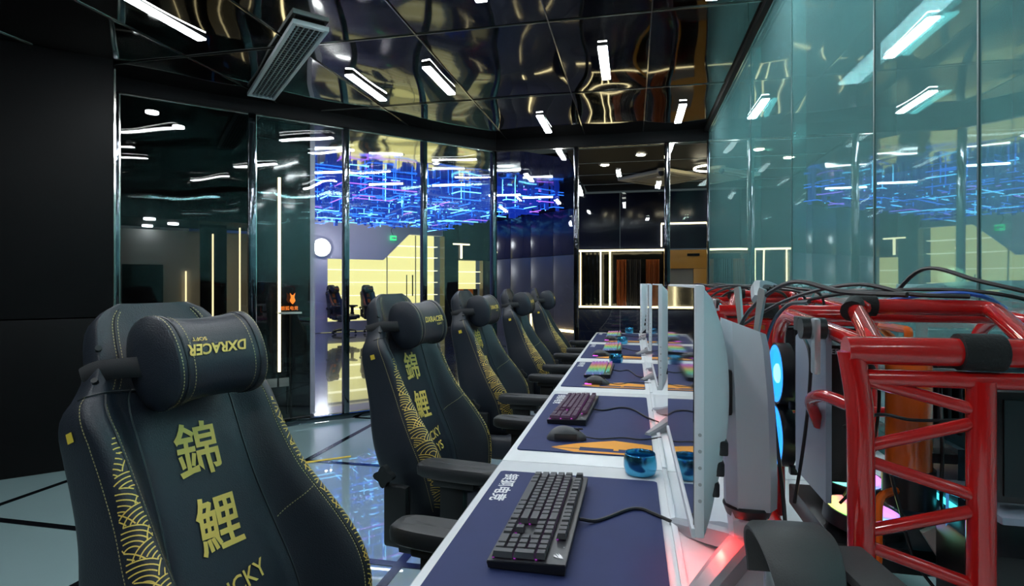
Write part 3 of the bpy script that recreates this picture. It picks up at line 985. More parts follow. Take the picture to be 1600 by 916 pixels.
def keyboard(loc, rz, label, caps, glow, single):
    t = empty('keyboard', loc, rz, label, 'keyboard', 'mechanical keyboards')
    bx0, bx1, by0, by1 = -KW / 2 - .007, KW / 2 + .007, -KH / 2 - .007, KH / 2 + .010

    def share(nm, fn, m, par=t, smooth=False):
        if (nm, m) not in KBM:
            KBM[(nm, m)] = fn().mesh(nm, m, smooth)
        return link(nm, KBM[(nm, m)], par)
    share('case', lambda: MB().prism([(bx0, by0), (bx1, by0), (bx1, by1), (bx0, by1)], 0, 1, lambda a, b, c: (a * (1 if c else .985), b * (1 if c else .97), .002 + c * (.012 + .006 * (b - by0) / (by1 - by0)))), 'kb_case')
    pl = share('top_plate', lambda: MB().prism([(bx0 + .001, by0 + .001), (bx1 - .001, by0 + .001), (bx1 - .001, by1 - .001), (bx0 + .001, by1 - .001)], 0, 1, lambda a, b, c: (a, b, .0135 + c * .0022 + .006 * (b - by0) / (by1 - by0))), 'kb_plate')

    def logo():
        mb = MB()
        rog(lambda p: mb.prism([(x + KW / 2 - .022, y + KH / 2 - .006) for x, y in p], .0212, .0222), .02)
        mb.prism([(KW / 2 - .058, KH / 2 - .002), (KW / 2 - .055, KH / 2 - .002), (KW / 2 - .055, KH / 2 + .001), (KW / 2 - .058, KH / 2 + .001)], .0212, .022)
        return mb
    share('emblem', logo, 'logo_silver', pl)
    if glow:
        def gl():
            mb = MB()
            for x, y, w_, h_ in KEYS:
                mb.box((x * U - KW / 2 + .004, y * U - KH / 2 + .0005, .0158 + .006 * y / 6.4), ((x + w_) * U - KW / 2 - .004, y * U - KH / 2 + .0035, .0180 + .006 * y / 6.4))
            return mb
        g = share('backlight', gl, glow)
        g['kind'] = 'stuff'
    if single:
        for x, y, w_, h_ in KEYS:
            nm = ('key', w_, h_)
            if nm not in KBM:
                KBM[nm] = key_geo(MB(), w_, h_).mesh('key', caps, False)
            o = link('key', KBM[nm], t, ((x + w_ / 2) * U - KW / 2, (y + h_ / 2) * U - KH / 2, .0195 + .006 * y / 6.4))
            if (round(x, 2), y) in ((3.5, 5.35), (9, 5.35), (8.75, 2), (2, 4), (7.5, 3), (12.5, 3), (15.25, 5.35)):
                pass
    else:
        def ks():
            mb = MB()
            for x, y, w_, h_ in KEYS:
                key_geo(mb, w_, h_, (x + w_ / 2) * U - KW / 2, (y + h_ / 2) * U - KH / 2, .0195 + .006 * y / 6.4)
            return mb
        o = share('keys', ks, caps)
        o['kind'] = 'stuff'
    return t


KB = [((-.178, 1.165), -90.5, 'big dark keyboard with black keys on the nearest mat', 'keycap', 'kb_dim_magenta', True),
      ((-.218, 2.185), -92.5, 'keyboard with magenta backlight behind the grey mouse', 'keycap_magenta', 'kb_magenta', False),
      ((-.178, 3.185), -91, 'rainbow lit keyboard on the third mat', 'keycap_rainbow', 'kb_rainbow', False),
      ((-.145, 4.28), -90, 'rainbow lit keyboard on the fourth mat', 'keycap_rainbow', 'kb_rainbow', False),
      ((-.170, 5.38), -90, 'small looking rainbow keyboard on the farthest mat', 'keycap_rainbow', 'kb_rainbow', False)]
for (x, y), a, lb, cp, gl, si in KB:
    keyboard((x, y, DZ + .0045), R(a), lb, cp, gl, si)


def cable(name, pts, r, m, label, cat='cable', group=None, n=7):
    o = obj(name, MB().tube(curve_pts(pts, n), r, 6), m)
    return tag(o, label, cat, group)


zc = DZ + .008
cable('keyboard_cable', [(-.106, 1.16, DZ + .016), (-.07, 1.18, zc), (-.01, 1.25, zc), (.02, 1.26, zc), (.045, 1.24, zc + .0), (.09, 1.20, zc), (.13, 1.20, zc)], .0036, 'cable_black', 'thick black cable leaving the nearest keyboard', group='keyboard cables')
cable('keyboard_cable', [(-.15, 2.19, DZ + .016), (-.11, 2.21, zc), (-.05, 2.27, zc), (.0, 2.25, zc), (.05, 2.13, zc), (.09, 2.06, zc)], .0032, 'cable_black', 'black cable of the magenta keyboard crossing the mat', group='keyboard cables')
cable('keyboard_cable', [(-.11, 3.2, DZ + .016), (-.07, 3.22, zc), (-.02, 3.25, zc), (.03, 3.05, zc), (.09, 3.02, zc)], .003, 'cable_black', 'black cable of the keyboard on the third mat', group='keyboard cables')
cable('keyboard_cable', [(-.077, 4.29, DZ + .016), (-.04, 4.3, zc), (.02, 4.2, zc), (.09, 4.18, zc)], .003, 'cable_black', 'black cable of the keyboard on the fourth mat', group='keyboard cables')
cable('keyboard_cable', [(-.10, 5.4, DZ + .016), (-.06, 5.42, zc), (0, 5.35, zc), (.09, 5.3, zc)], .003, 'cable_black', 'black cable of the farthest keyboard', group='keyboard cables')


# ------------------------------------------------------------------ mice
def mouse_mesh():
    def f(a, b):
        # a around, b along
        y = -.062 + .124 * b
        wv = .033 * (math.sin(math.pi * min(1, max(0, .04 + .92 * b))) ** .38) * (1 - .10 * math.exp(-((b - .55) / .18) ** 2))
        hz = interp([(0, .006), (.12, .026), (.35, .040), (.6, .037), (.85, .024), (1, .010)], b)
        if b <= 0 or b >= 1:
            wv *= .75
        th = 2 * math.pi * a
        cx, sz = math.cos(th), math.sin(th)
        x = wv * (abs(cx) ** .75) * (1 if cx > 0 else -1)
        z = hz * (abs(sz) ** .85) if sz > 0 else 0.0
        if sz <= 0:
            x *= .94
        return (x, y, z + .001)
    mb = MB().grid(f, 24, 16, True)
    n = 24
    mb.f.append(tuple(range(n)))
    mb.f.append(tuple(16 * n + i for i in range(n)))
    return mb


mm = mouse_mesh().mesh('shell', 'mouse_grey', True, 60)


def mouse(loc, rz, label, glow):
    t = empty('mouse', loc, rz, label, 'mouse', 'computer mice')
    s_ = link('shell', mm, t)
    obj('wheel', MB().lathe([(.0, -.004), (.009, -.004), (.009, .004), (0, .004)], 14, (0, .032, .027), 'x'), 'black_plastic', s_)
    obj('button_gap', MB().rbox((-.0008, .0, .030), (.0008, .052, .0355), .0003), 'port_dark', s_, False)
    for sgn in (-1, 1):
        obj('side_grip', MB().grid(lambda a, b: (sgn * (.0325 + .0012 * math.sin(math.pi * b)), -.038 + .07 * a, .006 + .017 * b), 6, 4).grid(lambda a, b: (sgn * .029, -.038 + .07 * a, .006 + .017 * b), 1, 1), 'mouse_side', t)
    if glow:
        obj('light_strip', MB().rbox((-.0305, -.055, .001), (.0305, -.02, .006), .002), 'mouse_glow', t)


mouse((-.205, 1.79, DZ + .0045), R(-83), 'plain dark grey mouse beside the magenta keyboard', False)
mouse((-.172, 2.80, DZ + .0045), R(-95), 'dark mouse with a violet light strip on the third mat', True)
mouse((-.21, 3.90, DZ + .0045), R(-88), 'dark mouse on the fourth mat beside the rainbow keyboard', True)
mouse((-.18, 4.99, DZ + .0045), R(-90), 'small looking dark mouse on the farthest mat', True)
cable('mouse_cable', [(-.143, 1.798, DZ + .012), (-.1, 1.80, zc), (-.03, 1.83, zc), (.03, 1.82, zc), (.09, 1.86, zc)], .0022, 'cable_black', 'thin black cable of the plain grey mouse', group='mouse cables')
cable('mouse_cable', [(-.11, 2.794, DZ + .012), (-.06, 2.80, zc), (.0, 2.86, zc), (.09, 2.86, zc)], .002, 'cable_black', 'thin black cable of the mouse on the third mat', group='mouse cables')
cable('mouse_cable', [(-.148, 3.902, DZ + .012), (-.1, 3.91, zc), (.0, 3.95, zc), (.09, 3.95, zc)], .002, 'cable_black', 'thin black cable of the mouse on the fourth mat', group='mouse cables')

# ------------------------------------------------------------------ blue metal cups
wavy = lambda a: 1 + .02 * math.cos(6 * a)
cup_prof = [(.034, .001), (.039, .006), (.043, .020), (.043, .034), (.0405, .050), (.0385, .055), (.0365, .053), (.0385, .034), (.038, .018), (.034, .007), (0, .006)]
cup_m = MB().lathe(cup_prof, 48, mod=wavy).mesh('bowl', 'cup_blue', True, 60)
rim_m = MB().tube([(.0385 * wavy(2 * math.pi * q / 48) * math.cos(2 * math.pi * q / 48), .0385 * wavy(2 * math.pi * q / 48) * math.sin(2 * math.pi * q / 48), .0545) for q in range(48)], .0014, 5, True).mesh('rim', 'cup_blue')
for (x, y), lb in (((.020, 1.515), 'blue metal cup beside the nearest keyboard'), ((-.10, 3.60), 'blue metal cup between the third and fourth mats'), ((-.08, 4.74), 'blue metal cup between the fourth and farthest mats'), ((-.03, 5.76), 'blue metal cup at the far end of the desks')):
    t = empty('cup', (x, y, DZ if y not in (5.76,) else DZ), R(random.uniform(0, 60)), lb, 'cup', 'blue metal cups')
    link('bowl', cup_m, t)
    link('rim', rim_m, t)


# ------------------------------------------------------------------ monitors
def monitor():
    """screen faces -X, root on the desk below the column"""
    t = empty('monitor', (0, 0, 0))
    sxp, hw, z0, z1 = -.119, .280, .160, .498       # screen plane, half width, bottom, top (above desk)
    pn = obj('panel', MB().rbox((sxp, -hw, z0), (sxp + .013, hw, z1), .003), 'monitor_white', t)
    obj('screen', MB().box((sxp - .0012, -hw + .004, z0 + .016), (sxp, hw - .004, z1 - .004)), 'screen', pn, False)
    obj('chin', MB().rbox((sxp - .004, -hw, z0), (sxp + .001, hw, z0 + .013), .0015), 'monitor_white', pn)
    prof = [(0, .012), (.12, .026), (.35, .050), (.6, .054), (.8, .044), (.93, .026), (1, .012)]

    def bf(a, b):
        e = 1 - abs(2 * a - 1) ** 3.2 * .55
        edge = 1 if 0 < a < 1 and 0 < b < 1 else 0
        return (sxp + .0125 + interp(prof, b) * e * edge, -hw + .002 + (2 * hw - .004) * a, z0 + .002 + (z1 - z0 - .004) * b)
    obj('back_shell', MB().grid(bf, 24, 20), 'monitor_white', t, True, 50)
    for q in range(3):
        b = .17 + q * .085
        p = Vector(bf(.06, b))
        obj('port', MB().rbox((p.x - .01, p.y - .016, p.z - .010), (p.x + .0025, p.y + .012, p.z + .010), .003), 'port_dark', t)
    for q in range(5):
        z = z0 + .05 + q * .022
        obj('button', MB().lathe([(0, -.0012), (.0022, -.0012), (.0025, 0)], 8, (sxp + .007, -hw, z), 'y'), 'monitor_grey', pn)
    # column: eight-sided, leaning, with slanted cap
    cx, cw, cd = .0, .042, .034
    secs = [(.108, 1.0, .004), (.16, 1.02, .004), (.30, 1.0, .0), (.40, .95, -.006), (.425, .86, -.008)]
    ring = lambda s_: [(cw * s_ * a, cd * s_ * b) for a, b in ((-1, -.35), (-.62, -1), (.62, -1), (1, -.35), (1, .35), (.62, 1), (-.62, 1), (-1, .35))]
    vs, n = [], 8
    for z, s_, dx in secs:
        for a, b in ring(s_):
            top = z > .39
            vs.append((a + dx, b, z - (a * .38 if top else 0)))
    fs = [(i * n + j, i * n + (j + 1) % n, (i + 1) * n + (j + 1) % n, (i + 1) * n + j) for i in range(len(secs) - 1) for j in range(n)]
    fs += [tuple(range(n - 1, -1, -1)), tuple(4 * n + j for j in range(n))]
    col = obj('column', MB().add(vs, fs), 'monitor_white', t, True, 20)
    obj('arm', MB().rbox((-.075, -.035, .27), (-.03, .035, .35), .006), 'black_plastic', t)
    obj('collar', MB().lathe([(.036, .092), (.042, .108), (.040, .112)], 24), 'port_dark', col)
    obj('neck', MB().prism([(-.030, -.026), (.028, -.026), (.034, .0), (.028, .026), (-.030, .026), (-.036, 0)], 0, 1, lambda a, b, c: (a * (1.0 if c else .8), b * (1 if c else .9), .03 + c * .072)), 'monitor_white', t)
    for k in range(7):
        a = R(-60 + k * 20)
        obj('rib', MB().box((.030 * math.cos(a) - .0015, .030 * math.sin(a) - .0015, .06), (.030 * math.cos(a) + .0015, .030 * math.sin(a) + .0015, .104)), 'black_plastic', col, False)
    for ang, L in ((237, .28), (128, .19), (0, .055)):
        d = Vector((math.cos(R(ang)), math.sin(R(ang)), 0))
        s_ = Vector((-d.y, d.x, 0))
        mb = MB()
        prof2 = [(0.0, .024, .062, .028), (min(.10, L * .4), .022, .046, .010), (L * .7, .018, .026, .0), (L, .010, .012, .0)]
        vs = []
        for l_, hw_, zt, zb in prof2:
            c_ = d * l_
            for sg, zz in ((-1, zb), (1, zb), (1, zt - .006), (.55, zt), (-.55, zt), (-1, zt - .006)):
                q = c_ + s_ * hw_ * sg
                vs.append((q.x, q.y, zz + .0005))
        n = 6
        fs = [(i * n + j, i * n + (j + 1) % n, (i + 1) * n + (j + 1) % n, (i + 1) * n + j) for i in range(3) for j in range(n)] + [tuple(range(5, -1, -1)), tuple(18 + j for j in range(6))]
        obj('foot', mb.add(vs, fs), 'monitor_grey', t, True, 20)
    lens = obj('projector_lens', MB().lathe([(.012, .028), (.012, .0305), (0, .0305)], 14), 'led_red', t)
    return t


mon0 = monitor()
MX = .20
mlab = ['white monitor with its edge turned to the camera, nearest', 'second white monitor, right behind the nearest one', 'third white monitor from the camera', 'fourth white monitor from the camera', 'farthest white monitor at the end of the row']
for k, yc in enumerate(YC):
    o = mon0 if k == 0 else copy_tree(mon0)
    o.location = (MX, yc + .04, DZ)
    o.rotation_euler = (0, 0, R((0, 0.0, 0, -6, 1)[k]))
    tag(o, mlab[k], 'monitor', 'white monitors')
    # red emblem projector in the stand of each monitor
    if k == 0:
        L = bpy.data.lights.new('stand_projector', 'SPOT')
        L.energy = 0.6
        L.color = (1, .03, .02)
        L.spot_size = R(150)
        L.spot_blend = .35
        L.shadow_soft_size = .004
        lo = bpy.data.objects.new('stand_projector', L)
        COL.objects.link(lo)
        lo.parent = o
        lo.location = (-.055, -.05, .075)

# ------------------------------------------------------------------ gaming chairs (local +X is the way the sitter faces)
BO = Vector((-.18, 0, .45))


def set_recline(deg):
    global BT, BL, ET, EN
    BT = R(deg)
    BL = .77 / math.cos(BT)
    ET = Vector((-math.sin(BT), 0, math.cos(BT)))
    EN = Vector((math.cos(BT), 0, math.sin(BT)))


set_recline(18)
W_T = [(0, .19), (.08, .215), (.2, .238), (.3, .242), (.42, .230), (.52, .216), (.62, .212), (.72, .212), (.775, .198), (.81, .168), (.85, .146), (.92, .133), (.96, .122), (.985, .102), (1, .075)]
B_T = [(0, .09), (.1, .118), (.22, .128), (.36, .108), (.5, .072), (.62, .052), (.70, .044), (.76, .032), (.81, .016), (.88, .010), (1, .002)]
H_T = [(0, .10), (.15, .120), (.35, .125), (.55, .105), (.7, .09), (.85, .066), (.95, .055), (1, .02)]
PROF = [(0, 0, 0), (.30, 0, 0), (.50, .01, 0), (.62, .26, 0), (.77, .80, 0), (.88, 1.0, 0), (.965, .86, 0), (1.01, .42, 0), (1.0, 0, -.35), (.93, 0, -.82), (.68, 0, -1.0), (0, 0, -1.05)]


def back_pt(t, p, side=1):
    """p in 0..11 along the half profile"""
    w_, b_, h_ = interp(W_T, t) * (.94 if t < .70 else .94 + .06 * min(1, (t - .70) / .12)), interp(B_T, t), interp(H_T, t)
    i = min(10, int(p))
    q = p - i

    def cp(k):
        if k < 0:
            a, b, c = PROF[1]
            return (-a * w_, b * b_ + c * h_)
        if k > 11:
            a, b, c = PROF[10]
            return (-a * w_, b * b_ + c * h_)
        a, b, c = PROF[k]
        return (a * w_, b * b_ + c * h_)
    A, B, C, D = cp(i - 1), cp(i), cp(i + 1), cp(i + 2)
    o = []
    for k in (0, 1):
        a, b, c, d = A[k], B[k], C[k], D[k]
        o.append(.5 * (2 * b + (c - a) * q + (2 * a - 5 * b + 4 * c - d) * q * q + (3 * b - a - 3 * c + d) * q ** 3))
    lum = .012 * math.exp(-((t - .22) / .14) ** 2)
    return BO + ET * (t * BL) + EN * (o[1] + lum) + Vector((0, side * o[0], 0))


def back_nrm(t, p, side=1):
    e = .004
    a = back_pt(min(1, t + e), p, side) - back_pt(max(0, t - e), p, side)
    b = back_pt(t, min(11, p + .05), side) - back_pt(t, max(0, p - .05), side)
    n = a.cross(b) * (-side)
    n.normalize()
    return n


def surf(t, p, side, off):
    return back_pt(t, p, side) + back_nrm(t, p, side) * off


def ribbon(mb, pts, nrms, wd):
    """flat strip following pts"""
    n = len(pts)
    if n < 2:
        return
    vs = []
    for i in range(n):
        d = pts[min(n - 1, i + 1)] - pts[max(0, i - 1)]
        if d.length < 1e-9:
            d = Vector((0, 0, 1))
        s_ = d.cross(nrms[i])
        s_.normalize()
        vs += [pts[i] + s_ * wd / 2, pts[i] - s_ * wd / 2]
    mb.add(vs, [(2 * i, 2 * i + 1, 2 * i + 3, 2 * i + 2) for i in range(n - 1)])


def stitches(mb, fn, a, b, step=.0062, dash=.62, wd=.0018):
    """dashed seam along fn(s)->(point, normal), s from a to b"""
    N = 240
    S = [fn(a + (b - a) * i / N) for i in range(N + 1)]
    acc = [0]
    for i in range(N):
        acc.append(acc[-1] + (S[i + 1][0] - S[i][0]).length)
    tot = acc[-1]

    def at(l_):
        lo = 0
        hi = N
        while hi - lo > 1:
            m_ = (lo + hi) // 2
            if acc[m_] <= l_:
                lo = m_
            else:
                hi = m_
        q = (l_ - acc[lo]) / max(1e-9, acc[hi] - acc[lo])
        return S[lo][0].lerp(S[hi][0], q), S[lo][1]
    l_ = 0
    while l_ + step * dash < tot:
        p, n_ = at(l_)
        p2, n2 = at(l_ + step * dash)
        ribbon(mb, [p, p2], [n_, n2], wd)
        l_ += step


def make_chair():
    t_ = empty('gaming_chair', (0, 0, 0))
    # backrest shell
    NT, NP = 56, 44
    pts = []
    mb = MB()
    ring = []
    for i in range(NT + 1):
        t = i / NT
        r_ = [back_pt(t, 11 * j / NP, 1) for j in range(NP + 1)] + [back_pt(t, 11 * j / NP, -1) for j in range(NP - 1, 0, -1)]
        ring.append(r_)
    n = len(ring[0])
    mb.v = [tuple(p) for r_ in ring for p in r_]
    mb.f = [(i * n + j, i * n + (j + 1) % n, (i + 1) * n + (j + 1) % n, (i + 1) * n + j) for i in range(NT) for j in range(n)]
    mb.f += [tuple(range(n - 1, -1, -1)), tuple(NT * n + j for j in range(n))]
    back = obj('backrest', mb, 'leather', t_, True, 75)
    # seams along the bolsters and the head section
    st = MB()
    for side in (1, -1):
        for p0, a, b in ((4.55, .06, .775), (6.9, .04, .80)):
            stitches(st, lambda s_, p0=p0, side=side: (surf(s_, p0, side, .0012), back_nrm(s_, p0, side)), a, b)
        for p0 in (3.55, 4.15):
            stitches(st, lambda s_, p0=p0, side=side: (surf(s_, p0, side, .0012), back_nrm(s_, p0, side)), .80, .985)
        stitches(st, lambda s_, side=side: (surf(.40 + .05 * math.sin(s_ * 1.2), 2.6 + s_ * 2.6, side, .0012), back_nrm(.42, 2.6 + s_ * 2.6, side)), 0, 1)
    o = obj('stitching', st, 'stitch', back, False)
    o['kind'] = 'stuff'
    # dark piping in the seams
    pp = MB()
    for side in (1, -1):
        for p0, a, b in ((2.35, .05, .80), (4.65, .06, .79), (3.85, .80, .985)):
            pp.tube([surf(a + (b - a) * q / 30, p0, side, .0002) for q in range(31)], .0022, 5)
        pp.tube([surf(.795, p_ * .25, side, .0004) for p_ in range(0, 31)], .0022, 5)
    o = obj('piping', pp, 'leather_plain', back)
    o['kind'] = 'stuff'
    # wave embroidery: overlapping scales on the outer flank of each bolster
    em = MB()
    rw = random.Random(5)
    for side in (1, -1):
        def width(t):
            return (back_pt(t, 4.75, 1) - back_pt(t, 6.75, 1)).length

        def place(q, l_):
            t = l_ / BL
            if not .05 < t < .70:
                return None
            f = interp([(.05, 1), (.48, 1), (.60, .75), (.70, .25)], t)
            wv = width(t)
            x = q / max(.02, wv)
            if not 0 <= x <= f:
                return None
            p = 4.75 + 2.0 * x
            return surf(t, p, side, .0011), back_nrm(t, p, side)
        centers = []
        Rr = .046
        l_ = .02
        rowi = 0
        while l_ < .60:
            for k in range(-1, 4):
                q = (k + (.5 if rowi % 2 else 0)) * Rr * 1.35 + rw.uniform(-.006, .006)
                centers.append((q, l_ + rw.uniform(-.006, .006), Rr * rw.uniform(.85, 1.12), rw.uniform(-.5, .5)))
            l_ += Rr * .62
            rowi += 1
        for ci, (cq, cl, rr_, tilt) in enumerate(centers):
            for kk in range(5):
                r0 = rr_ * (1 - kk * .185)
                run, nr = [], []

                def flush():
                    if len(run) > 1:
                        ribbon(em, list(run), list(nr), .0021)
                    run.clear()
                    nr.clear()
                for a in range(0, 31):
                    th = math.pi * (a / 30) * 1.25 - .4 + tilt
                    q, l2 = cq + r0 * math.cos(th), cl + r0 * math.sin(th)
                    hid = any((q - o_[0]) ** 2 + (l2 - o_[1]) ** 2 < (o_[2] * .99) ** 2 for o_ in centers[max(0, ci - 14):ci] if o_[1] < cl - .004)
                    r_ = None if hid else place(q, l2)
                    if r_ is None:
                        flush()
                    else:
                        run.append(r_[0])
                        nr.append(r_[1])
                flush()
    o = obj('wave_embroidery', em, 'gold_thread', back, False, label='gold wave scale embroidery')
    o['kind'] = 'stuff'
    # characters and words, sewn on the centre panel; sitter-view text: viewer sees +Y of chair on the right
    def sew(name, body, sz, l_, yo=0.0, sy=1.0, rot=0.0, off=0.0, wob=0.0):
        v_, f_ = text2d(body, sz, off)
        c_, s_ = math.cos(rot), math.sin(rot)
        vs = []
        for x, y in v_:
            x, y = x * c_ - y * s_, (x * s_ + y * c_) * sy
            x += wob * math.sin(y * 60)
            # viewer facing the chair front: right hand = chair's left (+Y)
            t = (l_ + y) / BL
            lum = .012 * math.exp(-((t - .22) / .14) ** 2)
            vs.append(BO + ET * (l_ + y) + EN * (lum + .0022) + Vector((0, x + yo, 0)))
        return obj(name, MB().add(vs, f_), 'gold_thread', back, False)
    sew('sewn_character', '錦', .100, .522, .0, 1.12, R(-3), .0014, .002)
    sew('sewn_character', '鯉', .100, .374, .0, 1.12, R(-3), .0014, .002)
    sew('sewn_word', 'LUCKY', .042, .252, .0, 1.1, R(6), .0004)
    sew('sewn_word', 'DAYS', .042, .202, .0, 1.1, R(6), .0004)
    # headrest pillow
    PC = BO + ET * (.825 * BL) + EN * .080
    PLEN, PHT, PDP = .200, .086, .064

    def pil(y, th, f=1.0):
        yn = abs(y) / (PLEN / 2)
        sc_ = (.90 + .11 * min(1, yn) ** 2) * f
        c_, s_ = math.cos(th), math.sin(th)
        c_ = abs(c_) ** .85 * (1 if c_ > 0 else -1)
        s_ = abs(s_) ** .9 * (1 if s_ > 0 else -1)
        return PC + EN * (PDP * c_ * sc_) + ET * (PHT * s_ * sc_) + Vector((0, y, 0))
    mb = MB()
    ys = [(-PLEN / 2 - .014, .02), (-PLEN / 2 - .013, .45), (-PLEN / 2 - .009, .80), (-PLEN / 2 - .002, .95)] + [(-PLEN / 2 + PLEN * k / 14, 1.0) for k in range(15)] + [(PLEN / 2 + .002, .95), (PLEN / 2 + .009, .80), (PLEN / 2 + .013, .45), (PLEN / 2 + .014, .02)]
    n = 32
    mb.v = [tuple(pil(y, 2 * math.pi * j / n, f)) for y, f in ys for j in range(n)]
    mb.f = [(i * n + j, i * n + (j + 1) % n, (i + 1) * n + (j + 1) % n, (i + 1) * n + j) for i in range(len(ys) - 1) for j in range(n)] + [tuple(range(n - 1, -1, -1)), tuple((len(ys) - 1) * n + j for j in range(n))]
    pillow = obj('head_pillow', mb, 'leather', t_, True, 75)
    st = MB()
    for sg in (-1, 1):
        for yy in (PLEN / 2 - .003, PLEN / 2 - .030):
            def pf(s_, yy=yy, sg=sg):
                p = pil(sg * yy, s_)
                nn = (p - PC)
                nn.y = 0
                nn.normalize()
                return p + nn * .0016, nn
            stitches(st, pf, 0, 2 * math.pi)
    o = obj('pillow_stitching', st, 'stitch', pillow, False)
    o['kind'] = 'stuff'
    pp = MB()
    for sg in (-1, 1):
        pp.tube([pil(sg * (PLEN / 2 - .016), 2 * math.pi * j / 40) for j in range(40)], .0022, 5, True)
    o = obj('pillow_piping', pp, 'leather_plain', pillow)
    o['kind'] = 'stuff'

    def pil_text(body, sz, l_, off, shear, sx_=1.0, xo=0.0):
        v_, f_ = text2d(body, sz, off, shear)
        vs = []
        for x, y in v_:
            th = math.asin(max(-1, min(1, (l_ + y) / (PHT * .92))))
            p = pil(x * sx_ + xo, th)
            nn = p - PC
            nn.y = 0
            nn.normalize()
            vs.append(p + nn * .0022)
        return vs, f_
    v1_, f1_ = pil_text('DXRACER', .0215, .0, .0007, .32, 1.38, .010)
    brand = obj('sewn_brand', MB().add(v1_, f1_), 'gold_thread', pillow, False)
    v1_, f1_ = pil_text('SOFT', .0095, -.017, .0002, 0, 1.5, .046)
    sub = obj('sewn_subline', MB().add(v1_, f1_), 'gold_thread', pillow, False)
    # pillow strap round the head section
    sm = MB()
    path = []
    for side in (-1, 1):
        seg = [Vector((0, side * (PLEN / 2 + .008), 0)) + PC + EN * -.01, back_pt(.845, 5.5, side) + Vector((0, side * .006, 0)) + EN * .004, back_pt(.848, 8.2, side) + Vector((0, side * .004, 0)), back_pt(.85, 9.5, side) - EN * .004, back_pt(.85, 10.5, side) - EN * .004]
        path = (seg if side < 0 else path + seg[::-1])
    cpts = curve_pts(path, 6)
    vs = []
    for p in cpts:
        vs += [p + ET * .019, p - ET * .019]
    k = len(cpts)
    sm.add(vs, [(2 * i, 2 * i + 1, 2 * i + 3, 2 * i + 2) for i in range(k - 1)])
    so = obj('pillow_strap', sm, 'strap', t_, True, 80)
    md = so.modifiers.new('thickness', 'SOLIDIFY')
    md.thickness = .004
    for side in (-1, 1):
        for tt in (.895, .823):
            p = surf(tt, 6.6, side, .004)
            q = back_nrm(tt, 6.6, side)
            obj('stud', MB().tube([p - q * .006, p + q * .003], .0055, 8), 'black_plastic', back)
    tg = back_pt(.735, 7.0, -1)
    for side in (-1, 1):
        a, b, c_, d_ = (surf(.735, 7.5, side, .002), surf(.735, 7.85, side, .002), surf(.715, 7.85, side, .002), surf(.715, 7.5, side, .002))
        obj('yellow_tag', MB().add([a, b, c_, d_], [(0, 1, 2, 3)]), 'tag_yellow', back, False)
    # seat cushion
    def sf(a, b):
        x, y = -.24 + .54 * a, -.265 + .53 * b
        wing = max(0, (abs(y) - .165) / .10)
        z = .455 + .055 * min(1, wing) ** 1.2 * (1 - .35 * a) - .02 * (a - .6) ** 2
        ed = min(a, 1 - a, b, 1 - b) * 2
        z -= .045 * max(0, 1 - ed / .16) ** 2
        return (x, y, z)
    mb = MB().grid(sf, 24, 24)
    W = 25
    rim = [i for i in range(W)] + [j * W + 24 for j in range(1, W)] + [24 * W + i for i in range(23, -1, -1)] + [j * W for j in range(23, 0, -1)]
    base = len(mb.v)
    for i in rim:
        x, y, z = mb.v[i]
        mb.v.append((x * .97, y * .97, .375))
    k = len(rim)
    mb.f += [(rim[i], base + i, base + (i + 1) % k, rim[(i + 1) % k]) for i in range(k)]
    mb.f.append(tuple(base + i for i in range(k)))
    obj('seat', mb, 'leather', t_, True, 70)
    obj('seat_shell', MB().rbox((-.20, -.22, .345), (.24, .22, .378), .02), 'black_plastic', t_)
    obj('tilt_mechanism', MB().rbox((-.13, -.09, .29), (.14, .09, .346), .012), 'dark_metal', t_)
    # hinges, recliner knob and lever
    for side in (-1, 1):
        hp = back_pt(.05, 8, side)
        hg = obj('hinge_cover', MB().rbox((hp.x - .05, side * .268 - .018, .40), (hp.x + .035, side * .268 + .018, .60), .012), 'black_plastic', t_)
        kp = Vector((hp.x - .045, side * .285, .63))
        mb = MB()
        mb.lathe([(0, -.012), (.030, -.012), (.030, .012), (0, .012)], 24, tuple(kp), 'y', mod=lambda a: 1 + .22 * math.cos(4 * a))
        obj('recliner_knob', mb, 'black_plastic', t_)
    obj('lift_lever', MB().tube(curve_pts([(.0, -.08, .32), (.02, -.22, .325), (.03, -.30, .33)], 5), .007, 8), 'dark_metal', t_)
    # arm rests
    for side in (-1, 1):
        y = side * .315
        outl = []
        for k in range(28):
            a = 2 * math.pi * k / 28
            c_, s_ = math.cos(a), math.sin(a)
            outl.append((.020 + .143 * abs(c_) ** .55 * (1 if c_ > 0 else -1), .050 * abs(s_) ** .55 * (1 if s_ > 0 else -1)))
        mb = MB()
        rings = [(.90, .668), (.99, .674), (1.0, .690), (.985, .701), (.93, .707), (.78, .708), (.0, .706)]
        n = 28
        vs = [(ox * f, y + oy * (f if f > .8 else f), z + (-.004 if abs(oy) < .02 and f < .9 else 0)) for f, z in rings for ox, oy in outl]
        fs = [(i * n + j, i * n + (j + 1) % n, (i + 1) * n + (j + 1) % n, (i + 1) * n + j) for i in range(len(rings) - 1) for j in range(n)] + [tuple(range(n - 1, -1, -1))]
        arm = obj('armrest', mb.add(vs, fs), 'pad_rubber', t_, True, 50)
        obj('post', MB().rbox((-.045, y - .018, .40), (.035, y + .018, .660), .008), 'black_plastic', arm)
        obj('carriage', MB().rbox((-.06, y - .034, .644), (.075, y + .034, .670), .006), 'black_plastic', arm)
        obj('sleeve', MB().rbox((-.055, y - .024, .36), (.045, y + .024, .52), .010), 'black_plastic', arm)
        obj('bracket', MB().rbox((-.05, min(y, y - side * .16), .345), (.04, max(y, y - side * .16), .375), .006), 'dark_metal', arm)
    # base
    obj('gas_lift', MB().lathe([(.028, .09), (.028, .20), (.019, .20), (.019, .30)], 16), 'dark_metal', t_)
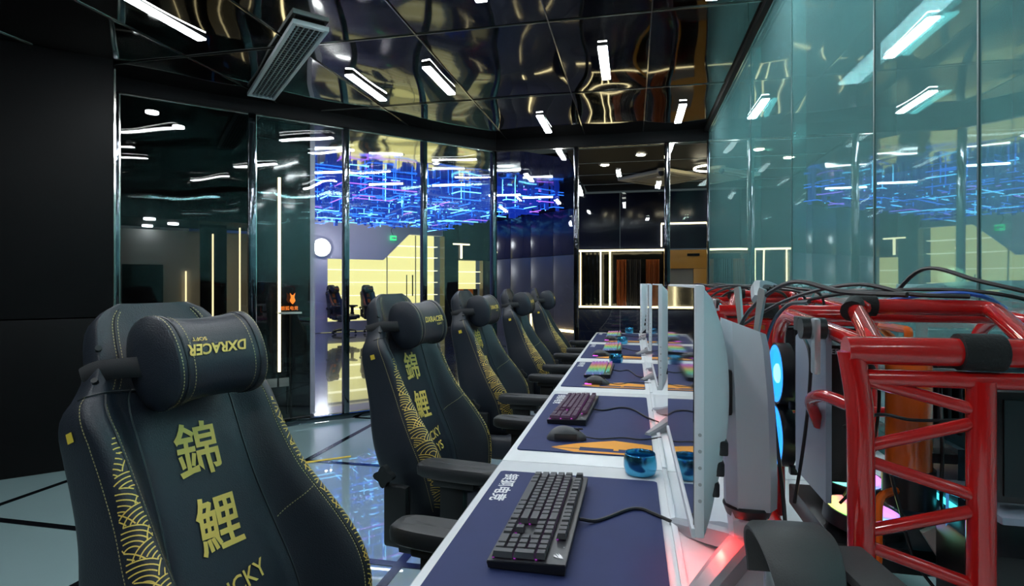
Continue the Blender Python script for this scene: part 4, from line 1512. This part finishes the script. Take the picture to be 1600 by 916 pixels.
    for k in range(5):
        a = R(36 + 72 * k)
        d = Vector((math.cos(a), math.sin(a), 0))
        s_ = Vector((-d.y, d.x, 0))
        vs = []
        for l_, hw_, zt, zb in ((.0, .040, .125, .075), (.12, .034, .115, .072), (.30, .022, .085, .062)):
            for sg, zz in ((-1, zb), (1, zb), (1, zt), (-1, zt)):
                q = d * l_ + s_ * hw_ * sg
                vs.append((q.x, q.y, zz))
        fs = [(i * 4 + j, i * 4 + (j + 1) % 4, (i + 1) * 4 + (j + 1) % 4, (i + 1) * 4 + j) for i in range(2) for j in range(4)] + [(3, 2, 1, 0), (8, 9, 10, 11)]
        leg = obj('star_leg', MB().add(vs, fs), 'black_plastic', t_, True, 30)
        cpos = d * .29
        cs = MB()
        mb = MB()
        for sg in (-1, 1):
            c_ = cpos + s_ * sg * .018
            mb.tube([c_ + s_ * -.008 + Vector((0, 0, .030)), c_ + s_ * .008 + Vector((0, 0, .030))], .0285, 16)
        w_ = obj('caster', mb, 'black_plastic', leg)
        w_['kind'] = 'stuff'
    return t_, brand, sub


def pose_chair(o, px, py, ang, label):
    """px, py: where the head pillow is"""
    a = R(ang)
    r_ = (BO + ET * (.825 * BL) + EN * .08).x
    o.location = (px - r_ * math.cos(a), py - r_ * math.sin(a), 0)
    o.rotation_euler = (0, 0, a)
    tag(o, label, 'gaming chair', 'black gaming chairs along the desks')


CHAIRS = [(-.828, .955, -8, 'nearest black gaming chair, its head pillow upside down'),
          (-.786, 2.00, -8, 'second black gaming chair with gold characters on its back'),
          (-.815, 3.06, -3, 'third black gaming chair from the camera'),
          (-.785, 4.10, 1, 'fourth black gaming chair from the camera'),
          (-.755, 5.10, 4, 'farthest black gaming chair at the end of the row')]
set_recline(22)
chair1, brand0, sub0 = make_chair()
pose_chair(chair1, *CHAIRS[0])
# the nearest chair wears its pillow upside down: its lettering is turned half round about the pillow centre
PCc = BO + ET * (.825 * BL) + EN * .080
flip = Matrix.Translation(PCc) @ Matrix.Rotation(math.pi, 4, EN) @ Matrix.Translation(-PCc)
for o in (brand0, sub0):
    o.data.transform(flip)
set_recline(17.5)
chair0 = make_chair()[0]
for k in range(1, 5):
    pose_chair(chair0 if k == 1 else copy_tree(chair0), *CHAIRS[k])

# two display chairs stand before the hall showcase
for k, (u, v, a) in enumerate(((4.55, 8.9, -60), (5.35, 8.8, -75))):
    o = copy_tree(chair0)
    o.location = HW(u, v, 0)
    o.rotation_euler = (0, 0, DANG + R(a))
    tag(o, ('black and orange racing chair left in front of the yellow showcase', 'black and orange racing chair right in front of the yellow showcase')[k], 'gaming chair', 'display chairs in the hall')
    for ch in o.children:
        for sub_ in ch.children:
            if sub_.name.startswith('wave_embroidery') or sub_.name.startswith('sewn'):
                sub_.material_slots[0].link = 'OBJECT'
                sub_.material_slots[0].material = M['orange_cloth']

# ------------------------------------------------------------------ open red tube-frame computers
PX, PY = .48, 1.02


def Lc(x, y, z):
    return (x - PX, y - PY, z - DZ)


def bend(pts, r=.03, n=5):
    """polyline with rounded corners"""
    P = [Vector(p) for p in pts]
    out = [P[0]]
    for i in range(1, len(P) - 1):
        a, b, c = P[i - 1], P[i], P[i + 1]
        d1, d2 = (a - b), (c - b)
        k = min(r, d1.length * .45, d2.length * .45)
        p, q = b + d1.normalized() * k, b + d2.normalized() * k
        for j in range(n + 1):
            t = j / n
            out.append(p * (1 - t) ** 2 + b * 2 * t * (1 - t) + q * t * t)
    out.append(P[-1])
    return out


def fan(parent, loc, rot, ringm, bladem, hubm, r=.056):
    f = obj('fan', MB().lathe([(r, -.012), (r + .004, -.012), (r + .004, .012), (r, .012), (r, -.012)], 28), 'fan_frame', parent)
    f.location = loc
    f.rotation_euler = rot
    obj('glow_ring', MB().lathe([(r - .007, .007), (r, .007), (r, .0125), (r - .007, .0125), (r - .007, .007)], 28), ringm, f)
    obj('hub', MB().lathe([(.019, -.008), (.019, .010), (.015, .0125), (0, .0125)], 20), hubm, f)
    bl = []
    for k in range(7):
        mb = MB()
        def bf(a, b, k=k):
            th = 2 * math.pi * k / 7 + a * .62 + b * .35
            rr = .018 + (r - .026) * b
            return (rr * math.cos(th), rr * math.sin(th), .006 - .012 * a)
        mb.grid(bf, 4, 4)
        if k == 0:
            base = mb.mesh('blade', bladem, True)
        o = link('blade', base, f)
        o.rotation_euler = (0, 0, 2 * math.pi * k / 7)
    obj('mount_tab', MB().rbox((-r - .004, -r - .004, -.013), (-r + .012, -r + .012, .0), .003), 'fan_frame', f)
    return f


def make_pc():
    t = empty('open_frame_computer', (0, 0, 0))
    fr = 'red_paint'
    T = lambda nm, pts, r, n=12: obj(nm, MB().tube([Lc(*p) for p in pts], r, n), fr, t)
    YF, YK = .78, 1.27
    T('top_bar', [(.262, YF, 1.176), (.70, YF, 1.178)], .0175, 16)
    T('cross_bar', [(.285, YF, 1.143), (.70, YF, 1.143)], .0105)
    T('upright', bend([(.268, YF, 1.176), (.279, YF, 1.105), (.281, YF, .775)], .05), .0155, 16)
    T('upright', [(.410, YF, 1.143), (.410, YF, .775)], .0150, 16)
    T('upright', [(.690, YF, 1.178), (.690, YF, .775)], .0155)
    for a, b in ((1.140, 1.106), (1.056, 1.094), (1.040, 1.002), (.950, .988), (.934, .894), (.842, .880), (.828, .790)):
        T('brace', [(.283, YF, a), (.410, YF, b)], .0078)
    T('foot_rail', [(.281, YF, .778), (.281, YK, .778)], .0155)
    T('foot_rail', [(.690, YF, .778), (.690, YK, .778)], .0155)
    T('hoop', bend([(.300, .795, 1.182), (.345, .99, 1.224), (.535, .99, 1.222), (.475, .795, 1.182)], .03), .0125)
    T('top_rail', bend([(.300, .80, 1.178), (.300, 1.20, 1.200), (.300, YK, 1.165), (.300, YK, .778)], .05), .0125)
    T('top_rail', bend([(.66, .80, 1.178), (.66, 1.20, 1.200), (.66, YK, 1.165), (.66, YK, .778)], .05), .0125)
    T('rear_bar', [(.300, 1.20, 1.197), (.66, 1.20, 1.197)], .0115)
    T('rear_bar', [(.300, YK, 1.0), (.66, YK, 1.0)], .0105)
    T('handle', bend([(.281, .80, 1.10), (.262, .86, 1.105), (.262, .93, 1.085), (.285, .96, 1.04)], .03), .009)
    obj('rubber_grip', MB().tube([Lc(.385, YF, 1.177), Lc(.430, YF, 1.177)], .0225, 16), 'foam_black', t)
    obj('rubber_grip', MB().tube([Lc(.330, .955, 1.217), Lc(.347, .99, 1.225), Lc(.375, .99, 1.224)], .0165, 12), 'foam_black', t)
    # reservoir with orange coolant
    rs = obj('reservoir', MB().lathe([(0, .985), (.030, .985), (.030, 1.150), (0, 1.150)], 24, (.405 - PX, .95 - PY, -DZ)), 'orange_fluid', t)
    obj('reservoir_cap', MB().lathe([(0, 1.150), (.033, 1.150), (.033, 1.172), (.026, 1.178), (0, 1.178)], 24, (.405 - PX, .95 - PY, -DZ)), 'gpu_black', rs)
    obj('reservoir_cap', MB().lathe([(0, .93), (.034, .93), (.034, .985), (0, .985)], 24, (.405 - PX, .95 - PY, -DZ)), 'gpu_black', rs)
    for z in (1.005, 1.125):
        obj('clamp', MB().rbox(Lc(.405, .93, z - .008), Lc(.480, .965, z + .008), .004), 'gpu_black', rs)
    # graphics card with its lettering
    g = obj('graphics_card', MB().rbox(Lc(.294, .945, .955), Lc(.356, 1.13, 1.166), .005), 'gpu_black', t)
    v_, f_ = text2d('GEFORCE RTX', .0115, .0003)
    obj('lettering', MB().add([Lc(.326 + x, .9435, 1.156 + y) for x, y in v_], f_), 'print_grey', g, False)
    obj('lit_edge_bar', MB().tube([Lc(.432, .90, .80), Lc(.432, .90, .965)], .002, 8), 'bar_blue', t)  # self-glowing bar stands in for edges lit blue inside the case
    obj('white_bracket', MB().prism([(.415, .895), (.437, .908), (.462, .862), (.445, .845)], .93, .94, lambda a, b, c: Lc(a, c, b)), 'shelf_white', t, False)
    obj('white_side_panel', MB().prism([(.925, .93), (1.085, .93), (1.085, 1.165), (1.04, 1.19), (.925, 1.19)], .284, .292, lambda a, b, c: Lc(c, a, b)), 'white_panel', t, False)
    # knob, bracket, small display
    kb_ = obj('thumb_knob', MB().tube([Lc(.250, .93, 1.192), Lc(.284, .93, 1.192)], .0165, 14), 'black_plastic', t)
    obj('bracket', MB().rbox(Lc(.262, .905, 1.125), Lc(.272, .925, 1.208), .004), 'silver', t)
    dp = obj('status_display', MB().rbox(Lc(.266, 1.0, 1.182), Lc(.285, 1.03, 1.205), .002), 'gpu_black', t)
    obj('display_face', MB().box(Lc(.268, .9985, 1.185), Lc(.283, 1.0, 1.202)), 'led_cyan', dp, False)
    # fans
    fan(t, Lc(.288, 1.195, 1.083), (0, R(-90), 0), 'fan_blue', 'fan_blue', 'fan_hub')
    fan(t, Lc(.288, 1.195, .962), (0, R(-90), 0), 'fan_blue', 'fan_blue', 'fan_blue')
    fan(t, Lc(.395, 1.165, .888), (R(6), R(4), 0), 'fan_glow', 'fan_glow', 'spot_white' if False else 'fan_hub')
    fan(t, Lc(.375, 1.035, .872), (R(6), R(4), R(40)), 'fan_glow', 'fan_glow', 'fan_hub')
    obj('fan_radiator', MB().rbox(Lc(.310, .965, .815), Lc(.47, 1.235, .855), .004), 'gpu_black', t)
    # board, memory, power supply, radiator
    mb_ = obj('mainboard', MB().rbox(Lc(.45, 1.10, .90), Lc(.655, 1.115, 1.16), .003), 'pcb', t)
    for k in range(4):
        x = .475 + k * .016
        s_ = obj('memory_stick', MB().rbox(Lc(x, 1.055, 1.01), Lc(x + .006, 1.10, 1.14), .0015), 'gpu_black', mb_)
    obj('heat_sink', MB().rbox(Lc(.55, 1.07, 1.02), Lc(.62, 1.10, 1.10), .004), 'silver', mb_)
    obj('board_plate', MB().box(Lc(.46, .93, .86), Lc(.47, 1.12, 1.02)), 'pcb', t, False)
    obj('led_strip', MB().box(Lc(.456, .93, .930), Lc(.459, 1.10, .938)), 'led_cyan', t, False)
    ps = obj('power_supply', MB().rbox(Lc(.43, .80, .782), Lc(.665, .93, .925), .006), 'gpu_black', t)
    obj('white_trim', MB().rbox(Lc(.44, .795, .965), Lc(.665, .935, .975), .003), 'white_panel', t)
    ra = obj('radiator', MB().rbox(Lc(.445, .815, .985), Lc(.665, .855, 1.125), .004), 'gpu_black', t)
    for k in range(6):
        obj('fin_bank', MB().box(Lc(.452 + k * .035, .812, .995), Lc(.482 + k * .035, .815, 1.115)), 'dark_metal', ra, False)
    obj('pump_block', MB().rbox(Lc(.405, 1.0, .90), Lc(.45, 1.05, .955), .006), 'dark_metal', t)
    # coolant pipes and steel rod
    obj('coolant_pipe', MB().tube([Vector(q) for q in bend([Lc(.405, .95, 1.178), Lc(.405, .95, 1.19), Lc(.405, 1.06, 1.19), Lc(.50, 1.06, 1.10)], .02)], .006, 8), 'orange_fluid', t)
    obj('coolant_pipe', MB().tube([Vector(q) for q in bend([Lc(.38, .93, .955), Lc(.345, .90, .955), Lc(.345, .90, .85), Lc(.345, 1.0, .85)], .02)], .006, 8), 'orange_fluid', t)
    obj('steel_rod', MB().tube([Lc(.448, .88, .79), Lc(.448, .88, 1.14)], .004, 8), 'chrome', t)
    for pts in ([(.300, .90, 1.052), (.34, .885, 1.075), (.39, .90, 1.066), (.455, .89, 1.072)], [(.305, .93, .93), (.35, .90, 1.0), (.37, .90, .95), (.40, .92, .86), (.44, .90, .80)], [(.33, 1.0, 1.16), (.37, .97, 1.12), (.375, 1.0, 1.0), (.35, 1.05, .90)], [(.46, .98, 1.13), (.44, .93, 1.02), (.445, .94, .92), (.46, .92, .90)]):
        obj('inner_wire', MB().tube(curve_pts([Lc(*p) for p in pts], 6), .0025, 6), 'cable_black', t)
    for k in range(4):
        obj('fitting', MB().lathe([(0, -.008), (.009, -.008), (.011, 0), (.009, .008), (0, .008)], 12, Lc(.362, 1.0, 1.03 + k * .02)), 'chrome', t)
    return t


pc0 = make_pc()
plab = ['nearest open computer in a glossy red tube frame', 'second red tube-frame computer, half hidden by the nearest', 'third red tube-frame computer from the camera', 'fourth red tube-frame computer from the camera', 'farthest red tube-frame computer by the end glass']
for k in range(5):
    o = pc0 if k == 0 else copy_tree(pc0)
    o.location = (PX, PY + PER * k, DZ)
    tag(o, plab[k], 'computer', 'red tube-frame computers')

# ------------------------------------------------------------------ loose cables over the computers
G = 'loose cables over the computers'
cable('display_cable', [(.262, .93, 1.232), (.262, 1.05, 1.222), (.258, 1.147, 1.18), (.256, 1.20, 1.108), (.258, 1.147, 1.05), (.258, 1.115, .984), (.25, 1.03, .90), (.24, .96, .80), (.24, .98, DZ + .004)], .0033, 'cable_black', 'black cable hanging down beside the nearest white column', group=G)
cable('display_cable', [(.275, 1.03, 1.182), (.272, .96, 1.15), (.272, .965, 1.08), (.270, .99, .99), (.26, 1.0, .90)], .0028, 'cable_black', 'thin black cable in front of the white computer side panel', group=G)
cable('power_cable', [(.235, 1.42, 1.12), (.27, 1.40, 1.20), (.31, 1.22, 1.262), (.36, 1.08, 1.245), (.42, .99, 1.242)], .0048, 'cable_black', 'thick black cable arching from the white column onto the red hoop', group=G)
cable('power_cable', [(.26, 1.55, 1.14), (.33, 1.34, 1.222), (.38, 1.10, 1.258), (.43, 1.0, 1.243), (.50, .98, 1.240)], .0038, 'cable_black', 'black cable running along the top of the nearest red frame', group=G)
cable('power_cable', [(.30, 1.25, 1.215), (.42, 1.16, 1.245), (.55, 1.02, 1.245), (.64, 1.0, 1.20), (.66, 1.05, 1.10)], .0034, 'cable_black', 'black cable crossing to the right over the red frame', group=G)
cable('power_cable', [(.47, 1.20, 1.215), (.50, 1.12, 1.285), (.54, 1.02, 1.262), (.62, .96, 1.235), (.70, .90, 1.225)], .0036, 'cable_black', 'black cable looping highest above the red frame', group=G)
cable('network_cable', [(.40, 1.18, 1.215), (.47, 1.02, 1.243), (.52, .99, 1.241), (.58, 1.04, 1.22)], .0036, 'cable_blue', 'blue cable lying on the nearest red frame', group=G)
for k in range(1, 5):
    for j in range(3):
        rc = random.Random(k * 10 + j)
        y = 1.02 + PER * k
        p = [(.235 + .02 * j, y + .36 - .1 * j, 1.12), (.28 + .03 * j, y + .30 - .06 * j, 1.215), (.34 + .05 * j, y + .12, 1.245 + .012 * rc.random()), (.42 + .06 * j, y - .02, 1.242), (.50 + .05 * j, y - .14 * rc.random(), 1.215), (.53 + .05 * j, y + .02, 1.08)]
        cable('power_cable', p, .0045, 'cable_black', 'black cable %s over the %s red computer' % (('lowest', 'middle', 'rightmost')[j], ('second', 'third', 'fourth', 'farthest')[k - 1]), group=G)
rh = random.Random(2)
cable('corrugated_hose', [(.33, 1.62, 1.215), (.36, 1.78, 1.250), (.42, 2.0, 1.256), (.5, 2.2, 1.245), (.56, 2.3, 1.215)], .016, 'monitor_grey', 'thick grey hose lying across the red frames', 'hose')

# antenna paddles behind the second station
for k, (x, y, a) in enumerate(((.272, 1.36, 14), (.272, 1.52, -10), (.272, 2.42, 12))):
    t = empty('antenna', (x, y, 1.13), R(20), ('grey paddle antenna left of the hanging cables', 'grey paddle antenna behind the nearest white column', 'grey paddle antenna at the second computer')[k], 'antenna', 'paddle antennas')
    o = obj('paddle', MB().prism([(-.008, .0), (.008, .0), (.013, .10), (.010, .11), (-.010, .11), (-.013, .10)], -.003, .003, lambda p, q, c: (c, p, q + .012)), 'silver', t)
    o.rotation_euler = (R(a), 0, 0)
    obj('joint', MB().tube([(0, -.010, .006), (0, .010, .006)], .007, 10), 'black_plastic', t)
    obj('stem', MB().tube([(.0, 0, .006), (.03, 0, .0)], .004, 8), 'black_plastic', t)

# ------------------------------------------------------------------ headset and small box at the bottom edge
hs = empty('headset', (.178, .700, DZ), R(-84), 'dark grey headset standing at the bottom edge by the red frame', 'headset')
RB, HB = .056, .155


def band(a, b, r, wdt, z0=HB):
    th = math.pi * a
    return (-r * math.cos(th), (b - .5) * wdt, z0 + r * math.sin(th))


mb = MB()
n = 20
secs = []
for i in range(n + 1):
    th = math.pi * (-.08 + 1.16 * i / n)
    wd_ = .030 + .012 * math.sin(max(0, min(math.pi, th)))
    for rr_, yy in ((RB, -wd_), (RB + .004, -wd_ - .001), (RB + .010, -wd_ * .85), (RB + .011, 0), (RB + .010, wd_ * .85), (RB + .004, wd_ + .001), (RB, wd_), (RB - .003, 0)):
        secs.append((-rr_ * math.cos(th), yy, HB + rr_ * math.sin(th)))
mb.add(secs, [(i * 8 + j, i * 8 + (j + 1) % 8, (i + 1) * 8 + (j + 1) % 8, (i + 1) * 8 + j) for i in range(n) for j in range(8)] + [tuple(range(7, -1, -1)), tuple(n * 8 + j for j in range(8))])
obj('headband', mb, 'headset_band', hs, True, 50)
for sg in (-1, 1):
    obj('slider', MB().rbox((sg * (RB + .003) - .004, -.010, .085), (sg * (RB + .003) + .004, .010, HB), .002), 'silver', hs)
    obj('yoke', MB().rbox((sg * (RB + .004) - .006, -.034, .050), (sg * (RB + .004) + .006, .034, .095), .005), 'black_plastic', hs)
    cp = obj('ear_cup', MB().lathe([(0, sg * .005), (.040, sg * .004), (.044, -sg * .006), (.042, -sg * .018), (0, -sg * .018)], 24, (sg * (RB - .002), 0, .0465), 'x'), 'black_plastic', hs)
    obj('ear_pad', MB().lathe([(.022, -sg * .018), (.040, -sg * .018), (.042, -sg * .028), (.036, -sg * .034), (.022, -sg * .030)], 24, (sg * (RB - .002), 0, .0465), 'x'), 'foam_black', cp)
bxo = empty('dock_box', (.252, .700, DZ), R(8), 'small black box with grey top right of the headset', 'box')
obj('body', MB().rbox((-.026, -.05, 0.001), (.026, .05, .172), .004), 'gpu_black', bxo)
obj('lid', MB().rbox((-.025, -.049, .172), (.025, .049, .184), .004), 'headset_band', bxo)
obj('vent_strip', MB().box((-.020, -.0515, .15), (.020, -.05, .156)), 'dark_metal', bxo, False)

tp = obj('floor_tape', MB().prism([(-.16, -.02), (.15, -.012), (.16, .022), (-.15, .018)], .003, .0036), 'tag_yellow', None, False, loc=(-2.12, 3.66, 0), rz=R(38))
tag(tp, 'short piece of yellow tape on the floor joint', 'tape')
